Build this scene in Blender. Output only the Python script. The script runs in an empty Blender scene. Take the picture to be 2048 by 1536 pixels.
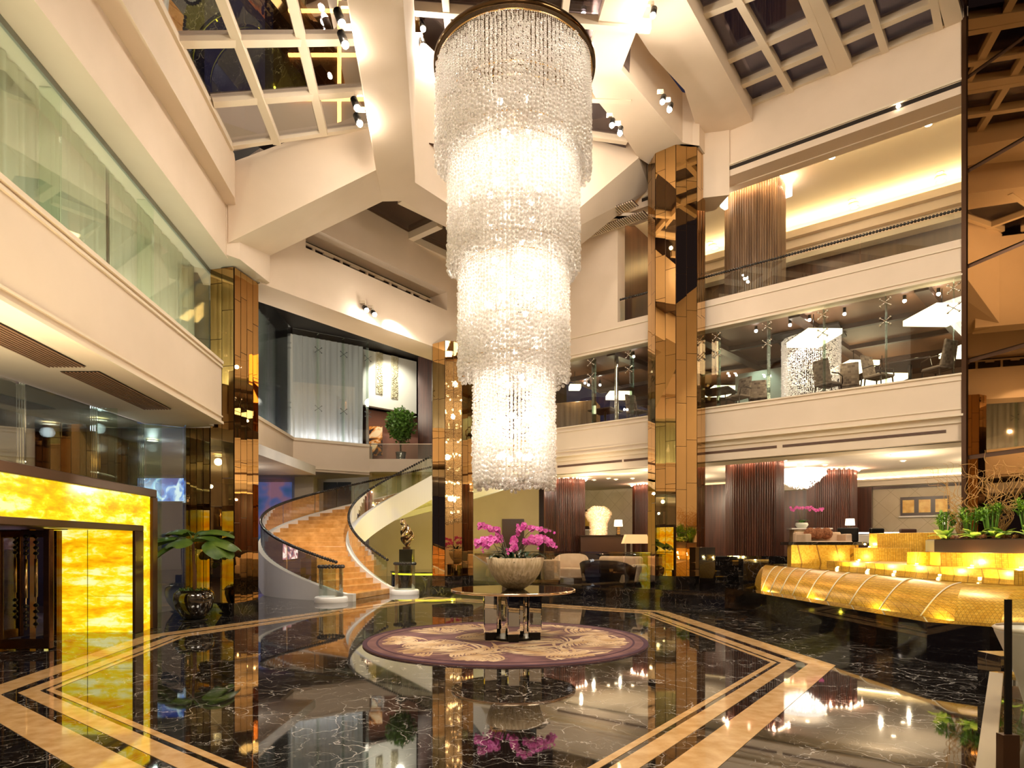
import bpy, math, random
import numpy as np
from mathutils import Vector, Matrix
random.seed(7)
R = math.radians
COL = bpy.context.scene.collection
SC = bpy.context.scene
# ------------------------------------------------------------------ camera
FPX, HOR, CXP, CH = 1235.0, 1090.0, 1024.0, 1.5     # focal length in px, horizon row, centre column, eye height
cam = bpy.data.objects.new('camera', bpy.data.cameras.new('camera'))
COL.objects.link(cam)
cam.location = (0, 0, CH)
cam.rotation_euler = (R(90), 0, 0)
cam.data.sensor_width = 36
cam.data.lens = 36 * FPX / 2048
cam.data.shift_y = (HOR - 768) / 2048
cam.data.clip_end = 300
SC.camera = cam
# ------------------------------------------------------------------ world (night) and exposure
w = bpy.data.worlds.new('night'); SC.world = w
w.use_nodes = True
w.node_tree.nodes['Background'].inputs[0].default_value = (0.05, 0.045, 0.085, 1)
w.node_tree.nodes['Background'].inputs[1].default_value = 0.35
SC.view_settings.view_transform = 'Standard'
SC.view_settings.look = 'None'
SC.view_settings.gamma = 1
SC.view_settings.use_curve_mapping = False
SC.view_settings.exposure = 0.25
SC.cycles.use_denoising = True
try:
    SC.cycles.denoiser = 'OPENIMAGEDENOISE'
except Exception:
    pass
SC.cycles.max_bounces = 9
SC.cycles.diffuse_bounces = 4
SC.cycles.glossy_bounces = 6
SC.cycles.transmission_bounces = 4
SC.cycles.transparent_max_bounces = 24
SC.cycles.caustics_reflective = False
SC.cycles.caustics_refractive = False
SC.cycles.sample_clamp_indirect = 4.0
SC.cycles.use_light_tree = True

def point_light(loc, watts, col=(1, .83, .62), rad=.25):  # serves the lamps of the place and added fill points
    l = bpy.data.lights.new('lamp_or_fill', 'POINT'); l.energy = watts; l.color = col; l.shadow_soft_size = rad
    o = bpy.data.objects.new('lamp_or_fill', l); o.location = loc; COL.objects.link(o); return o
def spot_light(loc, target, watts, col=(1, .88, .7), size=60, rad=.08, blend=.6):
    l = bpy.data.lights.new('spot_light', 'SPOT'); l.energy = watts; l.color = col; l.shadow_soft_size = rad
    l.spot_size = R(size); l.spot_blend = blend
    o = bpy.data.objects.new('spot_light', l); o.location = loc
    o.rotation_euler = (Vector(target) - Vector(loc)).to_track_quat('-Z', 'Y').to_euler(); COL.objects.link(o); return o
def area_light(loc, target, watts, sx, sy, col=(1, .86, .66), spread=180):  # all area lights here are added fill
    l = bpy.data.lights.new('fill_area', 'AREA'); l.energy = watts; l.color = col; l.shape = 'RECTANGLE'; l.size = sx; l.size_y = sy
    l.spread = R(spread)
    o = bpy.data.objects.new('fill_area', l); o.location = loc
    o.rotation_euler = (Vector(target) - Vector(loc)).to_track_quat('-Z', 'Y').to_euler(); COL.objects.link(o); return o

# ------------------------------------------------------------------ measuring helpers (a point of the photograph at a real depth / height / wall)
def D(px, py, Y): return ((px - CXP) / FPX * Y, Y, CH + (HOR - py) / FPX * Y)
def Z(px, py, z): return D(px, py, (z - CH) * FPX / (HOR - py))
def on(px, line):
    x0, y0, dx, dy = line; k = (px - CXP) / FPX
    s = (k * y0 - x0) / (dx - k * dy); return (x0 + s * dx, y0 + s * dy)
def LZ(px, py, line):
    x, y = on(px, line); return (x, y, CH + (HOR - py) / FPX * y)
def at(line, s, off=0.0):
    """plan point on a line, off metres to its right-hand side"""
    x0, y0, dx, dy = line; n = math.hypot(dx, dy); dx /= n; dy /= n
    return (x0 + s * dx + off * dy, y0 + s * dy - off * dx)
WL = (-6.02, 12.8, -.1158, .9933)        # left gallery parapet
LB1 = (-4.4, 0, -.1117, .9937)           # face of the left upper beam
LB2 = (-3.934, 0, -.1289, .9917)         # face above it, under the sloping skylight
GL = (-4.825, 0, -.1206, .9927)          # left gallery glazing
EL = (-5.66, 13.83, .6, .8)              # diagonal bridge beam on the far left
WR = (5.0, 18.5, .7961, -.6051)          # right galleries; s grows towards the camera's right
MR = (10.5, 14.3, .30, -.9539)         # right mirror wall

# ------------------------------------------------------------------ mesh builder
class MB:
    def __init__(s): s.v = []; s.f = []; s.sm = []
    def add(s, vs, fs, smooth=False):
        b = len(s.v); s.v += [tuple(p) for p in vs]; s.f += [tuple(i + b for i in f) for f in fs]; s.sm += [smooth] * len(fs); return s
    def quad(s, *p): return s.add(p, [tuple(range(len(p)))])
    def box(s, x0, y0, z0, x1, y1, z1):
        return s.prism([(x0, y0), (x1, y0), (x1, y1), (x0, y1)], z0, z1)
    def cbox(s, c, sx, sy, sz, rz=0.0):
        """box centred in plan at c, standing on c.z"""
        ca, sa = math.cos(rz), math.sin(rz)
        pts = [(c[0] + ca * a - sa * b, c[1] + sa * a + ca * b) for a, b in ((-sx/2, -sy/2), (sx/2, -sy/2), (sx/2, sy/2), (-sx/2, sy/2))]
        return s.prism(pts, c[2], c[2] + sz)
    def prism(s, poly, z0, z1):
        n = len(poly)
        a = sum(poly[i][0] * poly[(i + 1) % n][1] - poly[(i + 1) % n][0] * poly[i][1] for i in range(n))
        if a < 0: poly = poly[::-1]
        vs = [(p[0], p[1], z0) for p in poly] + [(p[0], p[1], z1) for p in poly]
        fs = [tuple(reversed(range(n))), tuple(range(n, 2 * n))] + [(i, (i + 1) % n, n + (i + 1) % n, n + i) for i in range(n)]
        return s.add(vs, fs)
    def hull(s, bot, top):
        """closed solid between two matching rings"""
        n = len(bot)
        return s.add(list(bot) + list(top), [tuple(reversed(range(n))), tuple(range(n, 2 * n))] + [(i, (i + 1) % n, n + (i + 1) % n, n + i) for i in range(n)])
    def wall(s, line, s0, s1, z0, z1, t=.2, off=0.0):
        """wall along a plan line; its front face sits 'off' to the right, its body t further"""
        p = [at(line, s0, off), at(line, s1, off), at(line, s1, off + t), at(line, s0, off + t)]
        return s.prism(p, z0, z1)
    def seg(s, p, q, w=.05, h=None):
        """rectangular bar between two points"""
        h = h or w; p = Vector(p); q = Vector(q); d = (q - p).normalized()
        up = Vector((0, 0, 1)) if abs(d.z) < .95 else Vector((0, 1, 0))
        a = d.cross(up).normalized(); b = a.cross(d).normalized()
        r = [a * (sx * w / 2) + b * (sz * h / 2) for sx, sz in ((-1, -1), (1, -1), (1, 1), (-1, 1))]
        return s.hull([tuple(p + o) for o in r], [tuple(q + o) for o in r])
    def tube(s, pts, r, n=8, closed=False, smooth=True):
        P = [Vector(p) for p in pts]; m = len(P); vs = []
        if not hasattr(r, '__len__'): r = [r] * m
        ref = None
        for i, p in enumerate(P):
            d = (P[(i + 1) % m] - P[i - 1]) if closed else (P[min(i + 1, m - 1)] - P[max(i - 1, 0)])
            d = d.normalized() if d.length > 1e-9 else Vector((0, 0, 1))
            if ref is None: ref = Vector((0, 0, 1)) if abs(d.z) < .9 else Vector((1, 0, 0))
            a = d.cross(ref)
            if a.length < 1e-4: a = d.cross(Vector((0, 1, 0)))
            a.normalize(); b = a.cross(d).normalized(); ref = b
            vs += [tuple(p + (a * math.cos(2 * math.pi * k / n) + b * math.sin(2 * math.pi * k / n)) * r[i]) for k in range(n)]
        fs = [(i * n + k, i * n + (k + 1) % n, (i + 1) % m * n + (k + 1) % n, (i + 1) % m * n + k) for i in range(m if closed else m - 1) for k in range(n)]
        if not closed: fs += [tuple(reversed(range(n))), tuple(range((m - 1) * n, m * n))]
        return s.add(vs, fs, smooth)
    def lathe(s, prof, c=(0, 0, 0), n=32, a0=0.0, a1=360.0, smooth=True):
        full = abs(a1 - a0) >= 359.9; k = n if full else n + 1; m = len(prof); vs = []
        for j in range(k):
            t = R(a0 + (a1 - a0) * j / n)
            vs += [(c[0] + r * math.cos(t), c[1] + r * math.sin(t), c[2] + z) for r, z in prof]
        fs = [(j * m + i, (j + 1) % k * m + i, (j + 1) % k * m + i + 1, j * m + i + 1) for j in range(n) for i in range(m - 1)]
        return s.add(vs, fs, smooth)
    def ball(s, c, r, n=10, sq=1.0):
        m = max(4, n // 2); prof = [(max(1e-5, r * math.sin(math.pi * i / m)), -r * sq * math.cos(math.pi * i / m)) for i in range(m + 1)]
        return s.lathe(prof, c, n)
    def cyl(s, c, r, h, n=20, smooth=True):
        s.lathe([(r, 0), (r, h)], c, n, smooth=smooth)
        for z, rev in ((0, True), (h, False)):
            ring = [(c[0] + r * math.cos(2 * math.pi * k / n), c[1] + r * math.sin(2 * math.pi * k / n), c[2] + z) for k in range(n)]
            s.add(ring[::-1] if rev else ring, [tuple(range(n))])
        return s
    def build(s, name, mat, parent=None, bevel=0.0, seg=2):
        me = bpy.data.meshes.new(name)
        off = Vector((0, 0, 0)); q = parent
        while q is not None: off += q.location; q = q.parent
        me.from_pydata([(a - off.x, b - off.y, c - off.z) for a, b, c in s.v], [], s.f)
        me.polygons.foreach_set('use_smooth', s.sm)
        me.materials.append(mat); me.update()
        o = bpy.data.objects.new(name, me); COL.objects.link(o)
        if parent is not None: o.parent = parent
        if bevel:
            b = o.modifiers.new('bevel', 'BEVEL'); b.width = bevel; b.segments = seg; b.limit_method = 'ANGLE'; b.angle_limit = R(35)
            b.harden_normals = False
        return o
def tag(o, label, cat, group=None, kind=None):
    if label: o['label'] = label
    if cat: o['category'] = cat
    if group: o['group'] = group
    if kind: o['kind'] = kind
    return o
def thing(name, label, cat, loc=(0, 0, 0), group=None, kind=None):
    o = bpy.data.objects.new(name, None); o.empty_display_size = .1; COL.objects.link(o); o.location = loc
    return tag(o, label, cat, group, kind)
def lab(o, text): o['label'] = text; return o
def copy_tree(o, parent=None, loc=None, rz=None):
    c = o.copy(); COL.objects.link(c); c.parent = parent
    if loc is not None: c.location = loc
    if rz is not None: c.rotation_euler = (0, 0, rz)
    for ch in o.children: copy_tree(ch, c)
    return c

# ------------------------------------------------------------------ materials
def mat(name, col=(.8, .8, .8), rough=.5, metal=0.0, ior=1.5, emit=None, es=0.0, spec=.5, trans=0.0, coat=0.0):
    m = bpy.data.materials.new(name); m.use_nodes = True; b = m.node_tree.nodes['Principled BSDF']
    b.inputs['Base Color'].default_value = (*col, 1); b.inputs['Roughness'].default_value = rough
    b.inputs['Metallic'].default_value = metal; b.inputs['IOR'].default_value = ior
    b.inputs['Specular IOR Level'].default_value = spec; b.inputs['Transmission Weight'].default_value = trans
    b.inputs['Coat Weight'].default_value = coat
    if emit: b.inputs['Emission Color'].default_value = (*emit, 1); b.inputs['Emission Strength'].default_value = es
    return m
def nd(m, t, **kw):
    n = m.node_tree.nodes.new(t)
    for k, v in kw.items():
        if k in n.inputs: n.inputs[k].default_value = v
        else: setattr(n, k, v)
    return n
def ln(m, a, b): m.node_tree.links.new(a, b)
def bsdf(m): return m.node_tree.nodes['Principled BSDF']
def ramp(m, stops):
    r = nd(m, 'ShaderNodeValToRGB'); cr = r.color_ramp
    while len(cr.elements) < len(stops): cr.elements.new(.5)
    for e, (p, c) in zip(cr.elements, stops): e.position = p; e.color = (*c, 1)
    return r
def coords(m, scale=(1, 1, 1), rot=(0, 0, 0), kind='Object'):
    tc = nd(m, 'ShaderNodeTexCoord'); mp = nd(m, 'ShaderNodeMapping'); mp.inputs['Scale'].default_value = scale; mp.inputs['Rotation'].default_value = rot
    ln(m, tc.outputs[kind], mp.inputs[0]); return mp.outputs[0]
def noisy(m, c1, c2, scale=3.0, sc=(1, 1, 1), rot=(0, 0, 0), bump=0.0, lo=.35, hi=.65, detail=4, target='Base Color'):
    n = nd(m, 'ShaderNodeTexNoise', Scale=scale, Detail=detail); ln(m, coords(m, sc, rot), n.inputs['Vector'])
    r = ramp(m, [(lo, c1), (hi, c2)]); ln(m, n.outputs[0], r.inputs[0]); ln(m, r.outputs[0], bsdf(m).inputs[target])
    if bump:
        b = nd(m, 'ShaderNodeBump', Strength=bump, Distance=.02); ln(m, n.outputs[0], b.inputs['Height']); ln(m, b.outputs[0], bsdf(m).inputs['Normal'])
    return m
def bricks(m, c1, c2, mortar, scale=1.0, rot=(0, 0, 0), bw=.5, rh=.25, ms=.01, offset=.5, target='Base Color'):
    t = nd(m, 'ShaderNodeTexBrick', Scale=scale); t.offset = offset
    t.inputs['Color1'].default_value = (*c1, 1); t.inputs['Color2'].default_value = (*c2, 1); t.inputs['Mortar'].default_value = (*mortar, 1)
    t.inputs['Mortar Size'].default_value = ms; t.inputs['Brick Width'].default_value = bw; t.inputs['Row Height'].default_value = rh
    ln(m, coords(m, (1, 1, 1), rot), t.inputs['Vector']); ln(m, t.outputs[0], bsdf(m).inputs[target]); return t
def glow(name, col, s): return mat(name, (.8, .8, .8), .5, emit=col, es=s)
def thin_glass(name, tint=(.85, .95, .9), refl=.08, rough=0.0, fres=.8):
    """architectural pane: straight-through tint plus fresnel reflection"""
    m = bpy.data.materials.new(name); m.use_nodes = True; nt = m.node_tree; nt.nodes.clear()
    out = nt.nodes.new('ShaderNodeOutputMaterial'); mix = nt.nodes.new('ShaderNodeMixShader')
    tr = nt.nodes.new('ShaderNodeBsdfTransparent'); tr.inputs[0].default_value = (*tint, 1)
    gl = nt.nodes.new('ShaderNodeBsdfGlossy'); gl.inputs['Roughness'].default_value = rough; gl.inputs[0].default_value = (1, 1, 1, 1)
    lw = nt.nodes.new('ShaderNodeFresnel'); lw.inputs[0].default_value = 1.5
    mt = nt.nodes.new('ShaderNodeMath'); mt.operation = 'MULTIPLY_ADD'; mt.inputs[1].default_value = fres; mt.inputs[2].default_value = refl
    nt.links.new(lw.outputs[0], mt.inputs[0]); mt.use_clamp = True
    nt.links.new(mt.outputs[0], mix.inputs[0]); nt.links.new(tr.outputs[0], mix.inputs[1]); nt.links.new(gl.outputs[0], mix.inputs[2]); nt.links.new(mix.outputs[0], out.inputs[0])
    return m

PLASTER = noisy(mat('plaster', rough=.75), (.80, .665, .52), (.84, .70, .555), 1.2)
PLASTER2 = noisy(mat('ceiling_paint', rough=.8), (.82, .70, .55), (.85, .74, .59), .8)
TRIM = mat('painted_trim', (.84, .72, .56), .6)
WHITE = mat('white_stucco', (.82, .78, .72), .5)
MIRROR = mat('bronze_mirror', (.64, .40, .165), .012, 1.0)
MIRROR_D = mat('dark_bronze_mirror', (.34, .20, .085), .015, 1.0)
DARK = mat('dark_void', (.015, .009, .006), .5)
BRONZE = mat('dark_bronze', (.075, .035, .016), .28, .6)
BLACKM = mat('black_metal', (.02, .018, .016), .3, .8)
CHROME = mat('chrome', (.75, .72, .68), .08, 1.0)
GOLDM = mat('brass', (.75, .5, .22), .2, 1.0)
SLAT = mat('grille_brown', (.30, .17, .10), .6)
BASIN = mat('basin_black', (.006, .004, .003), .03, ior=1.7)

def marble(name, base, vein, rough, tile=None, vs=1.0, grout=(.1, .09, .08), ior=1.9):
    m = mat(name, base, rough, ior=ior, spec=.5); b = bsdf(m)
    co = coords(m, (1, 1, 1), (0, 0, R(-37)))
    wn = nd(m, 'ShaderNodeTexNoise', Scale=1.6 * vs, Detail=5); ln(m, co, wn.inputs['Vector'])
    mx = nd(m, 'ShaderNodeVectorMath', operation='MULTIPLY_ADD'); ln(m, wn.outputs['Color'], mx.inputs[0]); mx.inputs[1].default_value = (.55, .55, .55); ln(m, co, mx.inputs[2])
    cur = None
    for sc, sx, th, st in ((1.1, 1.9, .010, 1.0), (2.6, .6, .007, .75), (5.5, 1.6, .010, .4)):
        mp = nd(m, 'ShaderNodeMapping'); mp.inputs['Scale'].default_value = (sx, 1, 1); mp.inputs['Rotation'].default_value = (0, 0, R(sc * 40)); ln(m, mx.outputs[0], mp.inputs[0])
        vo = nd(m, 'ShaderNodeTexVoronoi', feature='DISTANCE_TO_EDGE', Scale=sc * vs); ln(m, mp.outputs[0], vo.inputs['Vector'])
        mr = nd(m, 'ShaderNodeMapRange'); mr.inputs['From Min'].default_value = 0; mr.inputs['From Max'].default_value = th * 1.6; mr.inputs['To Min'].default_value = st; mr.inputs['To Max'].default_value = 0
        ln(m, vo.outputs[0], mr.inputs[0])
        nm = nd(m, 'ShaderNodeTexNoise', Scale=sc * 1.3, Detail=3); ln(m, co, nm.inputs['Vector'])
        mk = nd(m, 'ShaderNodeMapRange'); mk.inputs['From Min'].default_value = .45; mk.inputs['From Max'].default_value = .55; ln(m, nm.outputs[0], mk.inputs[0])
        mu = nd(m, 'ShaderNodeMath', operation='MULTIPLY'); ln(m, mr.outputs[0], mu.inputs[0]); ln(m, mk.outputs[0], mu.inputs[1])
        if cur is None: cur = mu
        else:
            mm = nd(m, 'ShaderNodeMath', operation='MAXIMUM'); ln(m, cur.outputs[0], mm.inputs[0]); ln(m, mu.outputs[0], mm.inputs[1]); cur = mm
    r = ramp(m, [(0, base), (1, vein)]); ln(m, cur.outputs[0], r.inputs[0]); src = r.outputs[0]
    if tile:
        t = nd(m, 'ShaderNodeTexBrick', Scale=1.0); t.offset = 0; t.inputs['Brick Width'].default_value = tile; t.inputs['Row Height'].default_value = tile; t.inputs['Mortar Size'].default_value = .004
        t.inputs['Mortar'].default_value = (*grout, 1); t.inputs['Mortar Smooth'].default_value = 0
        ln(m, co, t.inputs['Vector']); ln(m, src, t.inputs['Color1']); ln(m, src, t.inputs['Color2']); src = t.outputs[0]
    ln(m, src, b.inputs['Base Color']); return m
FLOORM = marble('black_marble', (.010, .008, .007), (.62, .58, .54), .03, 1.15, 1.7, ior=3.0)
BLKM = marble('black_marble_plain', (.009, .007, .006), (.17, .15, .135), .05, None, 1.6)
CREAMM = noisy(mat('cream_marble', rough=.05, ior=1.75), (.62, .37, .15), (.80, .53, .27), 7, detail=7)
STEPM = noisy(mat('honey_marble', rough=.16), (.52, .25, .06), (.74, .40, .13), 3.5, detail=7)
# =================================================================== LIGHTS (chandelier, stair spots, added fill)
CHW = (185, 165, 140, 110)
for zz, e in zip((8.3, 6.9, 5.2, 3.4), CHW):
    point_light((.04, 9.8, zz), e, (1, .90, .79), .12)
SPW = [20, 20, 22, 22] + [45] * 10 + [0, 0]
# added fill light: areas overhead and unseen points, no fixtures of the place
area_light((-1, -4, 14.3), (0, 3, 0), 1900, 8, 5, (1, .86, .68))
area_light((7.5, 2, 13.0), (2, 9, 2), 900, 4, 4, (1, .86, .68))
for loc, e in (((-2.2, 16.6, 6.6), 60), ((-6.8, 18.5, 6.6), 260), ((-4.2, 26.5, 3.4), 110), ((-6.3, 22.5, 10.6), 420), ((-8.6, 19.5, 3.2), 50), ((0.2, 25.5, 3.7), 110), ((1.2, 15.6, 11.6), 120)):
    point_light(loc, e, (1, .85, .67), .05)
area_light((-7.1, 6.5, 2.53), (-6.7, 6.5, 4.2), 360, .5, 9, (1, .80, .50))  # added up-light on the portal top, brightens the gallery underside
spot_light((-3.1, 16.2, 7.6), (-5.3, 19.2, .6), 1500, (1, .93, .85), 75, .06)
spot_light((-3.3, 16.4, 7.6), (-3.0, 27, 3.0), 350, (1, .93, .85), 60, .06)

# =================================================================== SHELL
def structure(name, mb, m, label, cat='wall', bevel=0.0):
    return tag(mb.build(name, m, None, bevel), label, cat, None, 'structure')
# ---- floor with inlay bands
mb = MB(); mb.prism([(-16, -10), (20, -10), (24, 24), (24, 48), (-24, 48), (-24, 10)], -.3, 0)
floor = structure('floor', mb, FLOORM, 'polished black marble lobby floor with white veins and cream inlay bands', 'floor')
OUT = [(-2.36, 17.86), (3.49, 13.98), (4.03, 7.69), (-.19, 2.05), (-5.40, 6.03), (-6.08, 10.23)]
def inset(poly, d):
    n = len(poly); res = []
    for i in range(n):
        a, b, c = Vector(poly[i - 1]), Vector(poly[i]), Vector(poly[(i + 1) % n])
        d1 = (b - a).normalized(); d2 = (c - b).normalized()
        n1 = Vector((d1.y, -d1.x)); n2 = Vector((d2.y, -d2.x))
        h = (n1 + n2).normalized(); res.append(tuple(b + h * (d / max(.2, h.dot(n1)))))
    return res
for k, (a, b) in enumerate(((0, .29), (.42, .585), (.635, .70))):
    o_, i_ = inset(OUT, a), inset(OUT, b); m_ = MB()
    for i in range(6):
        j = (i + 1) % 6
        m_.hull([(*o_[i], .0005), (*o_[j], .0005), (*i_[j], .0005), (*i_[i], .0005)], [(*o_[i], .003), (*o_[j], .003), (*i_[j], .003), (*i_[i], .003)])
    m_.build('inlay_band', CREAMM, floor)
# ---- dais (raised lounge) and upper terrace
DR = (-.7961, .6051)
mb = MB()
dl = (3.08, 17.3, *DR)
pf = [at(dl, s) for s in (-2.45, 8.2)]
mb.prism([pf[0], pf[1], (-3.4, 30), (-3.4, 46), (22, 46), (22, 12), (9.5, 12.2)], -.2, .3)
structure('floor_dais', mb, BLKM, 'black marble dais two steps above the lobby floor, behind the round table', 'platform')
mb = MB()
a = Vector(at(dl, -1.3)); b = Vector(at(dl, -5.0)); n_ = Vector((-.605, -.796)) * .38
mb.prism([tuple(a), tuple(b), tuple(b + n_), tuple(a + n_)], 0, .15)
structure('floor_step', mb, BLKM, 'low black marble step in front of the mirror column and the black basin', 'step')
mb = MB(); mb.prism([(5.55, 18.95), (7.55, 18.7), (7.75, 18.3), (13.5, 14), (26, 24), (14, 44), (-1.5, 44), (-1.5, 24.6), (5.2, 19.5)], .25, 1.17)
structure('floor_terrace', mb, BLKM, 'upper reception terrace floor edged in black marble', 'platform')
stp = thing('terrace_steps', 'black marble steps with pale edges climbing from the dais to the reception terrace', 'stairs', (6.8, 17.8, .3))
for z, y in ((.46, 17.1), (.62, 17.5), (.765, 17.8), (.9, 18.1), (1.04, 18.4)):
    m_ = MB(); m_.box(5.62, y, .28, 7.55, 18.95, z); st = m_.build('step', BLKM, stp, .012)
    m_ = MB(); m_.box(5.62, y - .012, z - .025, 7.55, y + .03, z + .004); m_.build('nosing', CHROME, st)
mb = MB(); mb.box(5.15, 17.0, .28, 5.6, 19.3, 1.44); mb.prism([(5.15, 19.0), (5.6, 19.3), (1.6, 22.7), (1.35, 22.4)], .28, 1.2)
structure('wall_terrace', mb, BASIN, 'black marble parapet beside the terrace steps and behind the lounge', 'parapet', .01)
mb = MB(); mb.prism([(6.25, 16.7), (6.95, 16.7), (7.05, 17.05), (6.25, 17.05)], .28, 1.12)
structure('wall_plinth', mb, BLKM, 'low black marble block between the terrace steps and the fountain', 'parapet', .01)

# ---- left gallery
mb = MB(); mb.wall(WL, -19, 0, 4.0, 5.28, -.3)
wl = structure('wall_left', mb, PLASTER, 'cream gallery parapet band running along the left side', 'wall')
for z0, z1, t in ((5.16, 5.20, .035), (4.14, 4.17, .035), (5.24, 5.30, .05), (4.0, 4.05, .05)):
    m_ = MB(); m_.wall(WL, -19, -.02, z0, z1, t); m_.build('moulding', TRIM, wl)
mb = MB(); p = [at(WL, -19, -.3), at(WL, 0, -.3), (-6.3, 13.05), (-6.9, 13.2), (-16, 13.2), (-16, -6)]
mb.prism(p, 4.01, 4.35)
structure('ceiling_left', mb, PLASTER2, 'cream underside of the left gallery above the entrance', 'ceiling')
for k, q in enumerate(([(-60, 602), (-60, 672), (95, 733), (172, 733)], [(120, 743), (198, 743), (343, 818), (287, 818)])):
    if k == 0: q = [(95, 733), (172, 733), (-60, 615), (-110, 640)]
    else: q = [(287, 818), (343, 818), (198, 743), (120, 743)]
    c = [Vector(Z(x, y, 4.0)) for x, y in q]
    t = thing('ceiling_grille', ('long slatted air grille in the gallery underside nearest the left edge' if k == 0 else 'slatted air grille in the gallery underside nearer the mirror column'), 'vent', tuple(sum(c, Vector()) / 4), 'air grilles under the left gallery')
    m_ = MB(); m_.hull([tuple(v) for v in c], [tuple(v + Vector((0, 0, .005))) for v in c]); m_.build('backing', DARK, t)
    for i in range(10):
        f = (i + .5) / 10; a = c[0].lerp(c[1], f); b = c[3].lerp(c[2], f)
        m_ = MB(); m_.seg(a - Vector((0, 0, .01)), b - Vector((0, 0, .01)), .022, .012); m_.build('slat', SLAT, t)
# upper left mass and soffits
mb = MB(); mb.prism([at(LB1, -6), at(LB1, 12.75), (-6.35, 13.3), (-16, 13.3), (-16, -6)], 7.37, 8.42)
structure('wall_upper_left', mb, PLASTER, 'cream beam face above the curtained gallery windows', 'wall')
mb = MB(); mb.prism([at(LB2, -6), at(LB2, 12.4), (-6.0, 13.6), (-16, 13.6), (-16, -6)], 8.42, 9.29)
structure('wall_upper_left_step', mb, PLASTER, 'stepped cream beam face under the sloping skylight', 'wall')
mb = MB(); mb.wall(GL, -6, 13.4, 4.35, 5.0, -.12)
structure('wall_gallery_kerb', mb, TRIM, 'low kerb under the gallery glazing', 'wall')
# gallery glazing and curtain
GG = thin_glass('green_glass', (.90, .96, .90), .04, 0, .4)
GC = thin_glass('clear_glass', (.93, .97, .95), .03, 0, .6)
win = thing('window_1', 'long green-tinted gallery glazing in front of pale curtains', 'window', (*at(GL, 4), 4.9), None, 'structure')
ss = [-6, -2.5, .2, 2.9, 5.5, 8.0, 10.6, 13.3]
for a, b in zip(ss, ss[1:]):
    m_ = MB(); m_.wall(GL, a + .008, b - .008, 4.95, 7.37, -.015); pn = m_.build('pane', GG, win)
    m_ = MB(); m_.wall((*at(GL, a, .0), at(GL, 0, 1)[0] - at(GL, 0)[0], at(GL, 0, 1)[1] - at(GL, 0)[1]), -.26, -.02, 4.95, 7.37, .02); m_.build('glass_fin', GG, pn)
m_ = MB(); m_.wall(GL, -6, 13.3, 7.28, 7.37, -.04); m_.build('head_rail', mat('rail_grey', (.3, .3, .26), .4), win)
def curtain(line, s0, s1, z0, z1, off, m, amp=.06, wl=.17, parent=None, name='curtain', seed=1):
    rnd = random.Random(seed); n = int((s1 - s0) / .035); vs = []; ph = 0; rows = 5
    xs = []
    for i in range(n + 1):
        s = s0 + (s1 - s0) * i / n; ph += .035 / wl * 2 * math.pi * (.7 + .6 * rnd.random()); xs.append((s, ph, .5 + .5 * rnd.random()))
    for s, ph, am in xs:
        for j in range(rows + 1):
            f = j / rows; px_, py_ = at(line, s + .03 * math.sin(ph * .5 + f), off + amp * am * math.sin(ph) * (.55 + .45 * (1 - f)))
            vs.append((px_, py_, z0 + (z1 - z0) * f))
    k = rows + 1
    fs = [(i * k + j, (i + 1) * k + j, (i + 1) * k + j + 1, i * k + j + 1) for i in range(n) for j in range(rows)]
    m_ = MB(); m_.add(vs, fs, True); return m_.build(name, m, parent)
CURT = mat('sheer_curtain', (.84, .80, .66), .8); bsdf(CURT).inputs['Subsurface Weight'].default_value = 0
CURT2 = mat('pale_curtain', (.78, .76, .70), .8)
for i, (a, b) in enumerate(((-6, -2.4), (-2.35, 2.5), (2.55, 6.9), (6.95, 9.7), (9.75, 13.2))):
    c = curtain(GL, a, b, 4.9, 7.36, -.32, CURT, seed=i)
    tag(c, ('pale curtain behind the gallery glass, %s' % ('out beyond the left edge', 'first from the left edge', 'second from the left edge', 'second from the mirror column', 'nearest the mirror column')[i]), 'curtain', 'gallery curtains')
mb = MB(); mb.wall(GL, -6, 13.4, 4.35, 7.4, -.15, -.95)
structure('wall_gallery_back', mb, PLASTER, 'wall behind the gallery curtains', 'wall')
for s in (-3, 1, 5, 9, 12):
    o = area_light((*at(GL, s, -.15), 5.02), (*at(GL, s, -.3), 7.0), 42, .1, 3.6, (1, .97, .84)); o.rotation_euler = (math.pi, 0, math.atan2(GL[3], GL[2]) - math.pi / 2)  # added unseen up-lights behind the parapet, brighten the curtains

# ---- sloping skylight on the left
def SP(px, py):
    k = (px - CXP) / FPX; m = (HOR - py) / FPX; Y = (7.79 + .357 * 3.934) / (m - .357 * (k + .13)); return (k * Y, Y, CH + m * Y)
SG = thin_glass('night_glass', (.50, .46, .50), .02, 0, .4)
sky1 = thing('window_2', 'sloping skylight grid on the upper left with amber building lights beyond', 'skylight', (-3, 8, 9.5), None, 'structure')
def corner(*q): return [Vector(SP(*p)) for p in q]
cc = [Vector((*at(LB2, 5.0), 9.29)), Vector((*at(LB2, 12.35), 9.29)), Vector(SP(770, 240)), Vector((-1.9, 5.0, 9.29 + .36 * 2.65))]
cc[3] = Vector((-1.3, 5.0, 9.29 + .36 * 3.3))
m_ = MB(); up = Vector((0, 0, .02)); m_.hull([tuple(v + up) for v in cc], [tuple(v + up * 2) for v in cc]); m_.build('pane', SG, sky1)
zq = 0
def ext(p, q, f): return tuple(Vector(q) + (Vector(p) - Vector(q)) * f)
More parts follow.
